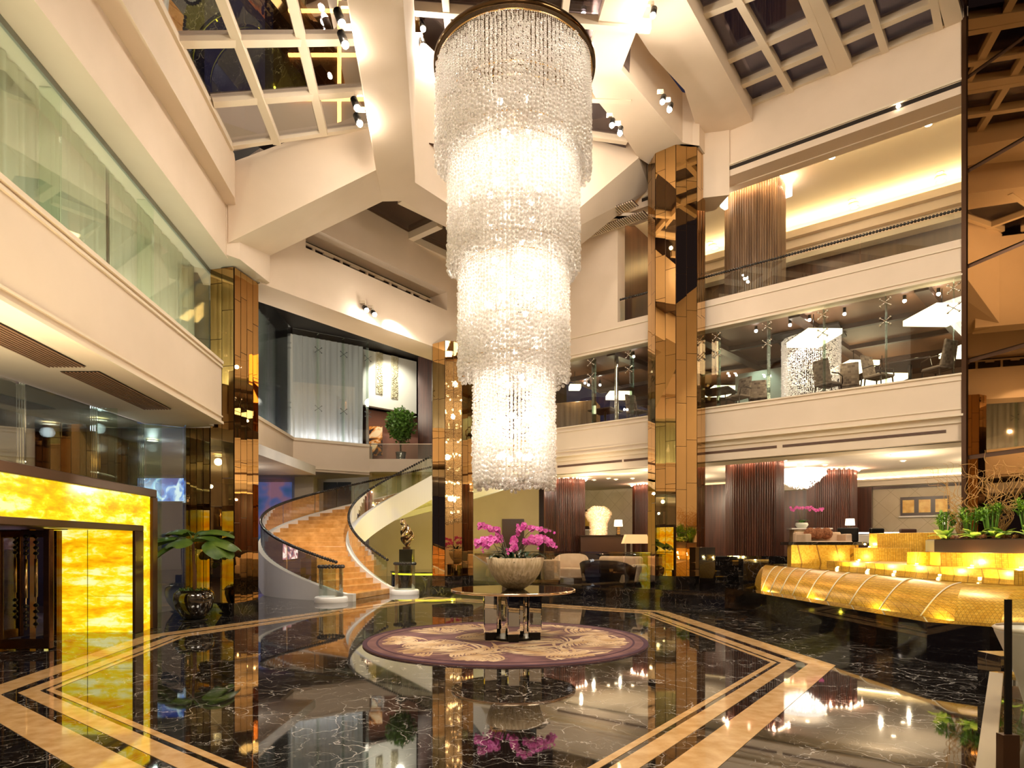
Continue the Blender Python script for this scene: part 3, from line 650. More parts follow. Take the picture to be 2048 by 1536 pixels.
# glowing box lamps
LBOX = glow('lampbox_glow', (1, .84, .50), 3.2)
for i, (bx_, by_, sx, sy, z) in enumerate(((8.3, 17.0, .92, 1.2, 7.12), (10.65, 15.3, 1.15, 1.2, 7.12), (10.95, 19.8, .95, 1.2, 7.12), (13.4, 18.0, 1.0, 1.3, 7.12), (12.4, 20.7, 1.1, 1.3, 6.95), (7.7, 22.8, .9, 1.2, 7.1), (3.9, 22.6, .8, .8, 6.9), (2.3, 22.6, .4, .4, 7.2))):
    c = (bx_, by_); t = thing('box_lamp', 'glowing square box lamp hanging in the restaurant, %s' % ('in front of the crystal curtain', 'nearest the mirror wall', 'lower one right of the crystal curtain', 'lower one at the mirror wall', 'smaller lowest one behind the checked chair', 'beside the right mirror column', 'left of the right mirror column', 'small one next to the chandelier')[i], 'lamp', (*c, z), 'box lamps in the restaurant')
    m_ = MB(); m_.cbox((c[0], c[1], z), sx, sy, .14, R(2)); m_.build('shade', LBOX, t)
    m_ = MB(); m_.tube([(c[0], c[1], z + .2), (c[0], c[1], 7.86)], .012, 5); m_.build('rod', BLACKM, t)
    point_light((c[0], c[1], z - .2), 16, (1, .75, .4), .05)
# restaurant track lights
for i, (x, y) in enumerate(((1512, 662), (1580, 650), (1619, 640), (1689, 628), (1809, 602), (1877, 588), (1267, 713), (1170, 766), (1177, 770), (1200, 770))):
    sline = (*WRp(0, .8 if i < 7 else 3.0), *WR[2:]); p = LZ(x, y, sline)
    t = thing('track_lamp', 'small bright restaurant ceiling lamp, %s' % ('first right of the mirror column', 'second right of the mirror column', 'third right of the mirror column', 'above the crystal curtain right edge', 'second from the mirror wall', 'nearest the mirror wall', 'just left of the mirror column', 'leftmost of the cluster by the chandelier', 'middle of the cluster by the chandelier', 'rightmost of the cluster by the chandelier')[i], 'lamp', p, 'restaurant track lamps')
    m_ = MB(); m_.cyl((p[0], p[1], p[2] + .03), .04, .14, 10); m_.build('body', BLACKM, t)
    m_ = MB(); m_.tube([(p[0], p[1], p[2] + .1), (p[0], p[1], 7.86)], .012, 5); m_.build('rod', BLACKM, t)
    m_ = MB(); m_.ball(p, .045, 10); m_.build('lens', glow('star_lens', (1, .9, .8), 60), t)
# crystal curtain in the restaurant
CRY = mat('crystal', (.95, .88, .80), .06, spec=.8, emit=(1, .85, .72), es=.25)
t = thing('crystal_curtain', 'sparkling crystal bead curtain standing in the restaurant', 'bead curtain', (*WRp(3.1, 2.4), 5.45))
m_ = MB(); rnd = random.Random(3)
for j in range(60):
    f = j / 59; a = f * math.pi * 1.25 - .4; c = WRp(3.1 - .8 * math.cos(a), 2.6 - .75 * math.sin(a))
    for k in range(64):
        z = 5.45 + k * .036 + rnd.uniform(-.01, .01); q = rnd.uniform(.016, .03); m_.add([(c[0] + rnd.uniform(-.02, .02) + dx * q, c[1] + dy * q, z + dz * q) for dx, dy, dz in ((1, 0, 0), (-1, 0, 0), (0, 1, 0), (0, -1, 0), (0, 0, 1), (0, 0, -1))], [(0, 2, 4), (2, 1, 4), (1, 3, 4), (3, 0, 4), (2, 0, 5), (1, 2, 5), (3, 1, 5), (0, 3, 5)])
m_.build('bead_strands', CRY, t)
spot_light((*WRp(3.1, 1.2), 7.5), (*WRp(3.1, 2.2), 6.2), 120, (1, .9, .85), 90)
m_ = MB(); c = WRp(3.1, 2.4); m_.cbox((c[0], c[1], 7.75), 1.8, 1.4, .06, R(-37)); m_.build('canopy', DARK, t)
# dining chairs and tables
CHK = mat('checked_fabric', rough=.8); bt = bricks(CHK, (.45, .34, .26), (.14, .09, .07), (.3, .22, .17), 1, (R(90), 0, 0), .09, .07, .006)
DWOOD = mat('dark_wood', (.05, .022, .012), .3)
def dining_chair(label, dark=False):
    t = thing('dining_chair', label, 'chair', (0, 0, 0), 'restaurant chairs')
    m_ = MB(); m_.box(-.26, -.25, .38, .26, .25, .46); m_.build('seat', DWOOD if dark else CHK, t, .03)
    m_ = MB(); m_.hull([(-.24, .2, .44), (.24, .2, .44), (.24, .27, .44), (-.24, .27, .44)], [(-.22, .32, 1.05), (.22, .32, 1.05), (.22, .37, 1.05), (-.22, .37, 1.05)]); m_.build('backrest', CHK, t, .02)
    for sx in (-1, 1):
        for sy in (-1, 1):
            m_ = MB(); m_.tube([(sx * .23, sy * .21, .4), (sx * .25, sy * .24, 0)], [.022, .015], 6); m_.build('leg', DWOOD, t)
        m_ = MB(); m_.tube([(sx * .27, .25, .66), (sx * .29, 0, .67), (sx * .28, -.2, .62), (sx * .26, -.23, .42)], .018, 6); m_.build('armrest', DWOOD, t)
    return t
def dining_table(label):
    t = thing('dining_table', label, 'table', (0, 0, 0), 'restaurant tables')
    m_ = MB(); m_.box(-.45, -.45, .70, .45, .45, .75); m_.build('tabletop', DWOOD, t, .01)
    m_ = MB(); m_.cyl((0, 0, .03), .04, .68, 10); m_.build('pedestal', BLACKM, t)
    m_ = MB(); m_.cyl((0, 0, 0), .24, .03, 16); m_.build('foot', BLACKM, t); return t
zr = 5.43
chairs = [(1.5, .75, -60, 'checked dining chair in front of the pale green partition'), (3.9, .8, 120, 'checked dining chair right of the crystal curtain'), (5.1, .7, 25, 'dining chair with dark arms between the second and third glass fins from the mirror wall'),
          (6.35, .8, 200, 'dining chair closest to the mirror wall'), (4.3, 1.6, 150, 'low-looking checked chair behind the crystal curtain chair'), (1.95, 1.3, -20, 'checked dining chair half hidden by the pale partition edge'), (-1.75, .8, 30, 'checked dining chair left of the right mirror column'), (-.95, .95, 70, 'dining chair just left of the mirror column')]
pc = dining_chair(chairs[0][3])
for i, (s, d, a, lb) in enumerate(chairs):
    o = pc if i == 0 else copy_tree(pc)
    o.location = (*WRp(s, d), zr); o.rotation_euler = (0, 0, R(a)); o['label'] = lb
pt_ = dining_table('x')
for i, (s, d, lb) in enumerate(((.85, .95, 'square dark table left of the pale green partition chair'), (5.75, 1.1, 'square dark table set with cups near the mirror wall'), (-3.2, 1.3, 'square dark table left of the right mirror column'))):
    o = pt_ if i == 0 else copy_tree(pt_)
    o.location = (*WRp(s, d), zr); o.rotation_euler = (0, 0, R(-37)); o['label'] = lb
for i, (s, d) in enumerate(((5.6, 1.0), (5.9, .95), (-3.1, 1.2))):
    c = (*WRp(s, d), zr + .75); m_ = MB(); m_.lathe([(.03, 0), (.045, .03), (.05, .07), (.045, .07), (.035, .02), (.001, .015)], c, 14)
    tag(m_.build('cup', WHITE), ('white cup on the restaurant table near the mirror wall, left one', 'white cup on the restaurant table near the mirror wall, right one', 'white cup on the table left of the right mirror column')[i], 'cup', 'restaurant cups')
# glimpse of the stairwell mullion post and wood block left of the mirror column
m_ = MB(); c = WRp(-2.55, .9); m_.cyl((c[0], c[1], 5.43), .07, 2.3, 14); tag(m_.build('steel_post', CHROME), 'polished steel post behind the restaurant glass, left of the mirror column', 'post')
m_ = MB(); c = WRp(-4.9, 2.2); m_.cbox((c[0], c[1], 5.43), 1.6, 1.0, 1.35, R(-20)); tag(m_.build('pillar_wood', WOODG, None, .02), 'low bronze-edged wood screen behind the restaurant glass beside the chandelier', 'screen', None, 'structure')

# ---- ground-floor reception ceiling, back wall
mb = MB(); mb.prism([WRp(S0 - 3, .3), WRp(16, .3), WRp(16, 9), WRp(S0 - 3, 9)], 4.2, 4.4); mb.prism([WRp(S0 - 3, .3), WRp(16, .3), WRp(16, 1.3), WRp(S0 - 3, 1.3)], 3.95, 4.2)
mb.prism([(-2.5, 24), (1.0, 21.2), (1.0, 30), (-2.5, 30)], 4.2, 4.5)
structure('ceiling_reception', mb, PLASTER2, 'cream ceiling over the reception and lounge', 'ceiling')
mb = MB(); mb.prism([WRp(-9, 9.6), WRp(16, 9.6), WRp(16, 9.9), WRp(-9, 9.9)], 1.17, 4.6)
DIA = noisy(mat('diamond_wallpaper', rough=.6), (.60, .50, .34), (.66, .56, .40), 2)
structure('wall_reception', mb, DIA, 'cream wallpapered back wall of the reception', 'wall')
# diagonal quilting lines on the wallpaper
br = nd(DIA, 'ShaderNodeTexBrick', Scale=1.0); br.offset = 0; br.inputs['Brick Width'].default_value = .55; br.inputs['Row Height'].default_value = .55; br.inputs['Mortar Size'].default_value = .006
mp = nd(DIA, 'ShaderNodeMapping'); tc = nd(DIA, 'ShaderNodeTexCoord'); mp.vector_type = 'POINT'; mp.inputs['Rotation'].default_value = (0, 0, R(37.2))
ln(DIA, tc.outputs['Object'], mp.inputs[0]); sp_ = nd(DIA, 'ShaderNodeSeparateXYZ'); cb = nd(DIA, 'ShaderNodeCombineXYZ'); ln(DIA, mp.outputs[0], sp_.inputs[0]); ln(DIA, sp_.outputs[0], cb.inputs[0]); ln(DIA, sp_.outputs[2], cb.inputs[1])
mp2 = nd(DIA, 'ShaderNodeMapping'); mp2.inputs['Rotation'].default_value = (0, 0, R(45)); ln(DIA, cb.outputs[0], mp2.inputs[0]); ln(DIA, mp2.outputs[0], br.inputs[0])
src = [l for l in DIA.node_tree.links if l.to_socket == bsdf(DIA).inputs['Base Color']][0].from_socket
ln(DIA, src, br.inputs[1]); ln(DIA, src, br.inputs[2]); br.inputs['Mortar'].default_value = (.42, .33, .2, 1); ln(DIA, br.outputs[0], bsdf(DIA).inputs['Base Color'])
mb = MB(); mb.prism([WRp(-4.4, 9.1), WRp(16, 9.1), WRp(16, 9.6), WRp(-4.4, 9.6)], 3.93, 4.0); mb.prism([WRp(-4.4, 9.35), WRp(16, 9.35), WRp(16, 9.6), WRp(-4.4, 9.6)], 3.75, 3.93)
structure('trim_reception', mb, TRIM, 'crown moulding of the reception under its cove light', 'moulding')
mb = MB(); mb.prism([WRp(-4.4, 9.5), WRp(16, 9.5), WRp(16, 9.6), WRp(-4.4, 9.6)], 3.63, 3.73)
structure('trim_dark', mb, DWOOD, 'dark picture rail below the reception crown moulding', 'moulding')
strip('cove_light', -4.4, 14, 9.3, 4.02, 'warm light strip above the reception crown moulding', .1, glow('cove_soft', (1, .85, .5), 14))
mb = MB(); mb.prism([WRp(.5, 9.1), WRp(3.9, 9.1), WRp(3.9, 9.5), WRp(.5, 9.5)], 1.17, 3.7); mb.prism([WRp(-4.0, 8.6), WRp(-1.0, 8.6), WRp(-1.0, 9), WRp(-4.0, 9)], 1.17, 4.1)
structure('wall_wood_reception', mb, WOOD, 'dark ribbed wood wall sections of the reception', 'wall')
SPD = (1, .8, .55)
for i, (x, y) in enumerate(((1217, 957), (1188, 960), (1232, 959), (1265, 957), (1134, 956), (1787, 909), (1806, 922), (1650, 930), (1615, 923), (1537, 921), (1522, 917), (1520, 917), (1700, 935))):
    p = Z(x, y, 4.19); t = downlight(p, 'small lit downlight in the reception ceiling' , 'downlights of the reception ceiling', .07)
for s, d in ((-3.5, 3), (-2, 6), (.5, 4.5), (3.0, 6.5), (5.5, 4), (7.5, 6.5), (8.5, 3)):
    point_light((*WRp(s, d), 3.6), 85, SPD, .04)
for s, d in ((-3.6, 1.2), (-1.2, 1.2), (5.0, 2.0)): point_light((*WRp(s, d), 3.4), 60, SPD, .04)
point_light((2.2, 19.6, 3.4), 60, SPD, .04)  # added fill point, brightens the lounge

# =================================================================== MIRROR COLUMNS
def clad(mb, p, q, z0, z1, nx, rows, seed, out, tilt=.004, gap=.006, stag=True):
    """strips of bevelled mirror panels between plan points p and q"""
    rnd = random.Random(seed); p = Vector(p); q = Vector(q); d = q - p; n = Vector((d.y, -d.x)).normalized()
    if n.dot(Vector(out)) < 0: n = -n
    for i in range(nx):
        a = p + d * (i / nx); b = p + d * ((i + 1) / nx); off = (rnd.random() if stag else 0) * (z1 - z0) / rows * .8; z = z0
        k = 0
        while z < z1 - .01:
            e = min(z1, z0 + off + (z1 - z0) / rows * k) if (off > .05 or k) else z0
            k += 1
            if e <= z + .02: continue
            u = d.normalized(); zz0, zz1 = z + gap, e - gap
            o = [n * (.012 + rnd.uniform(-tilt, tilt)) for _ in range(3)]; o.append(o[0] + o[2] - o[1])
            P = [a + u * gap + o[0], b - u * gap + o[1], b - u * gap + o[2], a + u * gap + o[3]]
            mb.quad((P[0].x, P[0].y, zz0), (P[1].x, P[1].y, zz0), (P[2].x, P[2].y, zz1), (P[3].x, P[3].y, zz1)); z = e
def mirror_column(poly, z0, z1, label, seed, zp=.3, nx=2, rows=5):
    c = Vector((sum(p[0] for p in poly) / len(poly), sum(p[1] for p in poly) / len(poly)))
    t = thing('mirror_column', label, 'column', (c.x, c.y, z0), 'bronze mirror columns')
    m_ = MB(); m_.prism(poly, z0 + zp, z1); m_.build('core', BRONZE, t)
    m_ = MB()
    for i in range(len(poly)):
        p, q = Vector(poly[i]), Vector(poly[(i + 1) % len(poly)]); clad(m_, p, q, z0 + zp, z1, nx if not callable(nx) else nx(i), rows, seed * 31 + i, (p + q) / 2 - c, .0022)
    m_.build('mirror_cladding', MIRROR, t)
    m_ = MB(); m_.prism([tuple(c + (Vector(p) - c) * 1.02) for p in poly], z0, z0 + zp); m_.build('plinth', BLKM, t)
    return t
CRc = Vector((4.77, 18.02)); th = math.atan2(17.29 - CRc.y, 4.56 - CRc.x)
def octa(c, r, a): return [(c[0] + r * math.cos(R(a + 45 * k)), c[1] + r * math.sin(R(a + 45 * k))) for k in range(8)]
mirror_column(octa((4.80, 18.05), .80, 254.5), .3, 12.72, 'tall octagonal bronze mirror column right of the chandelier', 1, .32, 2, 10)
mirror_column(octa((-1.78, 18.45), .64, 256.3), .3, 7.40, 'octagonal bronze mirror column left of the chandelier, reflecting its light', 2, .3, 2, 6)
LP = [(-6.42, 13.16), (-5.87, 13.04), (-5.66, 13.86), (-5.9, 14.3), (-6.5, 14.2)]
mirror_column([(-6.42, 13.16), (-5.87, 13.04), (-5.70, 13.86), (-6.25, 14.0)], 0, 7.37, 'square bronze mirror column at the end of the left gallery', 3, .27, lambda i: (2, 4, 2, 2)[i], 6)
# mirrored wall under the gallery, left of the square column
t = thing('mirror_wall', 'bronze mirror wall facing the lobby under the left gallery', 'mirror', (-6.7, 13.2, 0))
m_ = MB(); m_.prism([(-7.0, 13.19), (-6.42, 13.17), (-6.3, 13.6), (-7.0, 13.6)], .27, 4.0); m_.build('backing', BRONZE, t)
m_ = MB(); clad(m_, (-7.0, 13.17), (-6.43, 13.15), .27, 4.0, 4, 4, 9, (0, -1), .002); m_.build('mirror_cladding', MIRROR_D, t)
m_ = MB(); m_.prism([(-7.0, 13.1), (-5.9, 12.98), (-5.9, 13.04), (-6.4, 13.2), (-7.0, 13.25)], 0, .27); m_.build('plinth', BLKM, t)
# right mirror wall
t = thing('mirror_wall', 'huge bronze mirror wall at the right edge with dark diagonal joints', 'mirror', (*at(MR, 3), 0))
m_ = MB(); m_.wall(MR, 0, 9.5, 1.17, 16, -.3); m_.build('backing', BRONZE, t)
m_ = MB()
zs_ = [1.2] + [CH + (HOR - y) / FPX * 14.3 for y in (916, 724, 536, 346, 160)] + [14.5, 16.6]
rnd = random.Random(4)
for z0_, z1_ in zip(zs_, zs_[1:]):
    for s0_, s1_ in ((.05, 3.1), (3.1, 6.2), (6.2, 9.4)):
        o = [rnd.uniform(-.004, .004) for _ in range(3)]; o.append(o[0] + o[2] - o[1])
        P = [at(MR, s, .03 + k) for s, k in zip((s0_ + .03, s1_ - .03, s1_ - .03, s0_ + .03), o)]
        m_.quad((*P[0], z0_ + .05), (*P[1], z0_ + .05), (*P[2], z1_ - .05), (*P[3], z1_ - .05))
m_.build('mirror_cladding', MIRROR_D, t)
m_ = MB(); m_.wall(MR, -.05, .06, 1.17, 16, -.3, .06); m_.build('edge_trim', BRONZE, t)

# ---- ribbed wood columns (third gallery / reception)
def ribbed(c, r, z0, z1, label, m, name='wood_column', a=22.5):
    t = thing(name, label, 'column', (c[0], c[1], z0), 'ribbed wood columns'); m_ = MB(); o = octa(c, r, a); m_.prism(o, z0, z1 - .02); m_.build('shaft', m, t)
    m_ = MB()
    for i in range(8):
        p, q = Vector(o[i]), Vector(o[(i + 1) % 8])
        for k in range(9):
            x = p.lerp(q, (k + .5) / 9); m_.cyl((x.x, x.y, z0), r * .036, z1 - z0 - .02, 6)
    m_.build('rib', m, t)
    m_ = MB()
    for i in range(8):
        p, q = Vector(o[i]), Vector(o[(i + 1) % 8])
        for k in range(4):
            x = p.lerp(q, (k + .5) / 4); x = Vector(c) + (x - Vector(c)) * 1.12; m_.cyl((x.x, x.y, z1 - .03), .03, .02, 8)
    m_.build('lamp_ring', glow('ring_glow', (1, .75, .5), 22), t)
    for k in range(4):
        a_ = R(200 + k * 40); point_light((c[0] + r * 1.22 * math.cos(a_), c[1] + r * 1.22 * math.sin(a_), z1 - .12), 9, (1, .55, .35), .03)
    return t
ribbed((7.45, 18.95), .86, 8.6, 12.38, 'ribbed wood column with lamp ring under the third gallery ceiling', WOODG)
ribbed((7.75, 19.75), .86, 1.17, 4.18, 'ribbed dark wood column behind the terrace steps', WOOD)
ribbed((11.6, 22.4), .8, 1.17, 4.18, 'ribbed red-brown wood column right of the small hanging chandelier', WOOD)
ribbed((2.15, 25.4), .86, 1.17, 4.18, 'ribbed wood column right of the orchids', WOOD)
ribbed((6.1, 27.6), .7, 1.17, 4.18, 'ribbed wood column just left of the right mirror column', WOOD)
# crystal collar lamps on the upper column
for i, (x, y) in enumerate(((1448, 400), (1574, 378))):
    p = D(x, y, 18.6); t = thing('crystal_sconce', 'glowing crystal sconce on the %s side of the upper ribbed column' % ('left', 'right')[i], 'wall light', p, 'crystal sconces')
    m_ = MB(); m_.cbox((p[0], p[1], p[2] - .25), .28, .12, .5, R(-40 if i else 40)); m_.build('crystal_block', glow('sconce_glow', (1, .88, .7), 6), t, .03)
    m_ = MB(); m_.cbox((p[0], p[1] + .1, p[2] + .2), .1, .2, .06); m_.build('bracket', CHROME, t)
# grilles in the beam soffit right of the chandelier
mb = MB(); mb.prism([(1.9, 19.0), (4.25, 19.2), at(WR, -.7, .01), at(WR, -5.2, .01)], 11.6, 11.8)
structure('ceiling_corner', mb, PLASTER, 'cream soffit with air grilles behind the sloping roof beam', 'ceiling')
for i, (o0, o1) in enumerate(((.12, .52), (.85, 1.25))):
    t = thing('ceiling_grille', 'slatted air grille in the soffit left of the right mirror column, ' + ('lower one' if i == 0 else 'upper one'), 'vent', (*at(WR, -1.5, o0), 11.58), 'soffit air grilles')
    m_ = MB(); m_.wall(WR, -3.0, -.9, 11.585, 11.598, o1 - o0, o0); m_.build('backing', mat('vent_back', (.10, .045, .03), .7), t)
    m_ = MB()
    for k in range(29): m_.wall(WR, -2.98 + k * .072, -2.945 + k * .072, 11.56, 11.585, o1 - o0, o0)
    m_.build('slat', PLASTER, t)
# =================================================================== CLOSING THE ROOM BEHIND THE VIEWER
mb = MB(); mb.box(-16, -9.4, 0, 18, -9, 15)
structure('wall_front', mb, PLASTER, 'cream wall behind the viewer', 'wall')
mb = MB(); mb.prism([(13.3, 5.3), (13.6, 5.3), (13.8, -9), (13.5, -9)], 0, 15)
structure('wall_right_near', mb, PLASTER, 'cream wall on the right beside the viewer', 'wall')
mb = MB(); mb.prism([(-16, -9), (13.8, -9), (13.7, 1.0), (-16, 1.0)], 14.6, 14.9)
structure('ceiling_front', mb, PLASTER2, 'cream ceiling over the viewer', 'ceiling')
for i, x in enumerate((-8, -2, 4, 9)):
    m_ = MB(); m_.box(x, -9.02, 8.8, x + 3, -8.96, 11.0); tag(m_.build('window_10', mat('night_window%d' % i, (.015, .012, .02), .05)), 'dark upper window in the wall behind the viewer, %s from the gallery side' % ('first', 'second', 'third', 'fourth')[i], 'window', None, 'structure')

# =================================================================== ONYX PORTAL AND ENTRANCE
ONYX = mat('onyx', rough=.12)
o1 = nd(ONYX, 'ShaderNodeTexNoise', Scale=1.1, Detail=8, Roughness=.62); ln(ONYX, coords(ONYX, (1, 1, 4.5)), o1.inputs['Vector'])
o2 = nd(ONYX, 'ShaderNodeTexNoise', Scale=5.0, Detail=8, Roughness=.6, Distortion=.6); ln(ONYX, coords(ONYX, (1, 1, 2.4)), o2.inputs['Vector'])
om = nd(ONYX, 'ShaderNodeMath', operation='MULTIPLY_ADD'); ln(ONYX, o2.outputs[0], om.inputs[0]); om.inputs[1].default_value = .35
ohalf = nd(ONYX, 'ShaderNodeMath', operation='MULTIPLY'); ln(ONYX, o1.outputs[0], ohalf.inputs[0]); ohalf.inputs[1].default_value = .65; ln(ONYX, ohalf.outputs[0], om.inputs[2])
orr = ramp(ONYX, [(.36, (.80, .28, .003)), (.45, (1, .52, .003)), (.52, (1, .78, .012)), (.60, (1, .98, .42))]); ln(ONYX, om.outputs[0], orr.inputs[0])
ln(ONYX, orr.outputs[0], bsdf(ONYX).inputs['Emission Color']); bsdf(ONYX).inputs['Emission Strength'].default_value = .86
bsdf(ONYX).inputs['Base Color'].default_value = (.5, .3, .02, 1)
PF = (-6.5, 11.2, -.1158, .9933)
def spx(x, line): q = on(x, line); n = math.hypot(line[2], line[3]); return ((q[0] - line[0]) * line[2] + (q[1] - line[1]) * line[3]) / n
sj, si, so = spx(267, PF), spx(284, PF), spx(300, PF)
po = thing('onyx_portal', 'backlit yellow onyx entrance portal framed in dark bronze', 'portal', (-6.6, 9, 0))
m_ = MB(); m_.wall(PF, si, so, 0, 2.36, -.16); lab(m_.build('onyx_jamb', ONYX, po), 'narrow glowing upright of the portal')
m_ = MB(); m_.wall(PF, -9, so, 1.84, 2.36, -.14); lab(m_.build('onyx_lintel', ONYX, po), 'glowing onyx lintel')
m_ = MB(); m_.wall(PF, -9, .02, 2.36, 2.5, -.5, .05); m_.wall(PF, so, .05, 0, 2.36, -.5, .05); m_.build('outer_frame', BRONZE, po, .01)
m_ = MB(); m_.wall(PF, -9, si, 1.74, 1.84, -.16, .03); m_.wall(PF, sj, si, 0, 1.74, -.05, .03); m_.build('inner_frame', BRONZE, po, .01)
m_ = MB(); m_.prism([(-8.05, 10.62), (-6.44, 10.62), (-6.55, 10.9), (-8.1, 10.9)], 0, 1.76); lab(m_.build('onyx_side_wall', ONYX, po), 'glowing onyx wall inside the portal')
m_ = MB(); m_.box(-8.0, 11.12, 0, -6.65, 11.22, 2.35); lab(m_.build('onyx_end_wall', ONYX, po), 'glowing onyx end wall facing the mirror column')
m_ = MB(); m_.box(-7.30, 10.612, 0, -7.294, 10.622, 1.76); m_.box(-7.3, 10.612, .62, -6.46, 10.622, .624); m_.build('joint', BRONZE, po)
m_ = MB(); m_.prism([at(PF, -9, -.3), at(PF, 0, -.3), (-8.1, 11.2), (-9.6, 11.2), (-9.2, 2.0)], 1.78, 2.5); m_.build('canopy', BRONZE, po)
for x, y, z, e in ((-10.5, 9.8, 3.2, 40), (-13, 13, 3.5, 160), (-12, 8.0, 3.2, 80)): point_light((x, y, z), e, (.85, .85, 1), .05)  # added points that brighten the street beyond the revolving door
# entrance glass wall
eg = thing('window_11', 'clear glass entrance wall above and beside the onyx portal', 'window', (-7.6, 11, 0), None, 'structure')
EGL = thin_glass('entrance_glass', (.80, .88, .84), .13)
pts = [(-7.55, 5.5), (-7.57, 8.0), (-7.58, 9.6), (-7.59, 11.3), (-7.6, 12.75), (-7.0, 13.15)]
for i, (a, b) in enumerate(zip(pts, pts[1:])):
    a, b = Vector(a), Vector(b); d = (b - a).normalized(); n = Vector((d.y, -d.x)) * .02; z0 = 2.5 if i < 3 else 0
    m_ = MB(); m_.prism([tuple(a + d * .01), tuple(b - d * .01), tuple(b - d * .01 + n), tuple(a + d * .01 + n)], z0, 4.0); pn = m_.build('pane', EGL, eg)
    m_ = MB(); m_.prism([tuple(b), tuple(b + d * .015), tuple(b + d * .015 + n * 18), tuple(b + n * 18)], z0, 4.0)
    if i in (2, 3, 4): m_.build('glass_fin', GG, pn)
for i, (x, y) in enumerate(((-7.52, 12.0), (-7.5, 12.4))):
    m_ = MB(); m_.tube([(x, y, 1.95), (x, y, 2.35)], .03, 8); tag(m_.build('door_pull', GOLDM), 'short brass pull on the glass door, ' + ('nearer the portal' if i == 0 else 'nearer the mirror wall'), 'handle', 'brass door pulls')
# revolving door
rd = thing('revolving_door', 'bronze and glass revolving door with beaded handles at the left edge', 'door', (-7.9, 8.75, 0))
PBR = mat('polished_bronze', (.16, .075, .03), .12, .9)
cd = Vector((-7.9, 8.75)); DGL = thin_glass('door_glass', (.75, .75, .8), .08)
for k, a in enumerate((4, 94, 184, 274)):
    d = Vector((math.cos(R(a)), math.sin(R(a)))); p = cd + d * 1.27; q_ = cd + d * .1
    m_ = MB(); m_.seg((*p, .02), (*p, 1.72), .09, .09); m_.seg((*q_, .02), (*q_, 1.72), .07, .07); m_.seg((*(cd + d * .62), .05), (*(cd + d * .62), 1.7), .05, .05)
    m_.seg((*q_, .09), (*p, .09), .05, .14); m_.seg((*q_, 1.66), (*p, 1.66), .05, .1); wg = m_.build('wing', PBR, rd, .008)
    m_ = MB(); e = Vector((-d.y, d.x)) * .006; m_.prism([tuple(q_ - e), tuple(p - e), tuple(p + e), tuple(q_ + e)], .12, 1.64); m_.build('pane', DGL, wg)
    for sgn in (-1, 1):
        h = cd + d * 1.03 + Vector((-d.y, d.x)) * .1 * sgn
        m_ = MB(); m_.tube([(*h, .75), (*h, 1.3)], .02, 8); m_.tube([(*h, .3), (*h, 1.65)], .009, 6)
        lab(m_.build('pull_bar', GOLDM, wg), 'long brass pull bar')
        m_ = MB()
        for z in (.36, .45, .54, .63, 1.38, 1.46, 1.54, 1.62): m_.ball((*h, z), .034, 10, .8)
        m_.build('bead', BLACKM, wg)
m_ = MB(); m_.cyl((cd.x, cd.y, 0), .1, 1.74, 16); m_.build('spindle', PBR, rd)
for x, y in ((-6.72, 10.3), (-6.62, 9.6)):
    m_ = MB(); m_.seg((x - .9, y, 0), (x - .9, y, 1.74), .14, .12); m_.build('drum_post', PBR, rd)
# street beyond the entrance
tag(MB().box(-24, 2, -.02, -7.8, 24, .004).build('street', noisy(mat('paving', rough=.3), (.10, .09, .11), (.17, .14, .16), 6)), 'wet grey paving outside the entrance', 'pavement', None, 'structure')
mb = MB(); mb.prism([(-16, 13.2), (-7.0, 13.2), (-7.0, 22), (-16, 22)], 4.0, 4.3)
structure('ceiling_porch', mb, noisy(mat('porch_ceiling', rough=.4), (.40, .38, .36), (.5, .47, .44), 1), 'grey porch ceiling seen through the entrance glass', 'ceiling')
mb = MB(); mb.box(-10.7, 13.6, 0, -9.1, 15.2, 4.0); structure('pillar_porch', mb, mat('porch_bronze', (.05, .02, .01), .15, .5), 'dark bronze pillar beyond the entrance glass', 'pillar')
for i, p in enumerate(((-9.4, 12.6, 3.98), (-8.5, 14.6, 3.98), (-8.1, 12.2, 3.98), (-9.6, 10.3, 3.98), (-8.4, 16.5, 3.98))):
    downlight(p, 'bright round porch downlight beyond the entrance glass, %s' % ('in front of the bronze pillar', 'right of the bronze pillar', 'nearest the glass', 'nearest the left edge', 'farthest from the glass')[i], 'porch downlights', .1)
    point_light((p[0], p[1], 3.8), 9, (.9, .9, 1), .1)
def screen(loc, sx, sz, cols, label, rz=0.0, es=1.6, cat='screen'):
    m = mat('screen_image', rough=.2); n = nd(m, 'ShaderNodeTexNoise', Scale=2.2, Detail=6, Distortion=1.5); ln(m, coords(m), n.inputs['Vector'])
    r = ramp(m, [(.38, cols[0]), (.5, cols[1]), (.6, cols[2])]); ln(m, n.outputs[0], r.inputs[0]); ln(m, r.outputs[0], bsdf(m).inputs['Emission Color']); bsdf(m).inputs['Emission Strength'].default_value = es; bsdf(m).inputs['Base Color'].default_value = (.02, .02, .03, 1)
    t = thing('advertising_screen', label, cat, loc, 'lit screens'); m_ = MB(); m_.cbox(loc, sx, .05, sz, rz); m_.build('display', m, t)
    m_ = MB(); ca, sa = math.cos(rz), math.sin(rz); m_.cbox((loc[0] - .04 * -sa, loc[1] + .06 * ca, loc[2] - .05), sx + .1, .05, sz + .1, rz); m_.build('casing', BLACKM, t); m_ = MB(); m_.box(loc[0] - .02, loc[1] + .1, 0, loc[0] + .02, loc[1] + .14, loc[2] + .1); m_.build('stand', BLACKM, t); return t
screen((-10.2, 17.6, 2.75), 1.9, .65, ((.02, .05, .3), (.12, .3, .8), (.8, .9, 1)), 'blue advertising screen seen through the entrance glass', 0, 1.3)
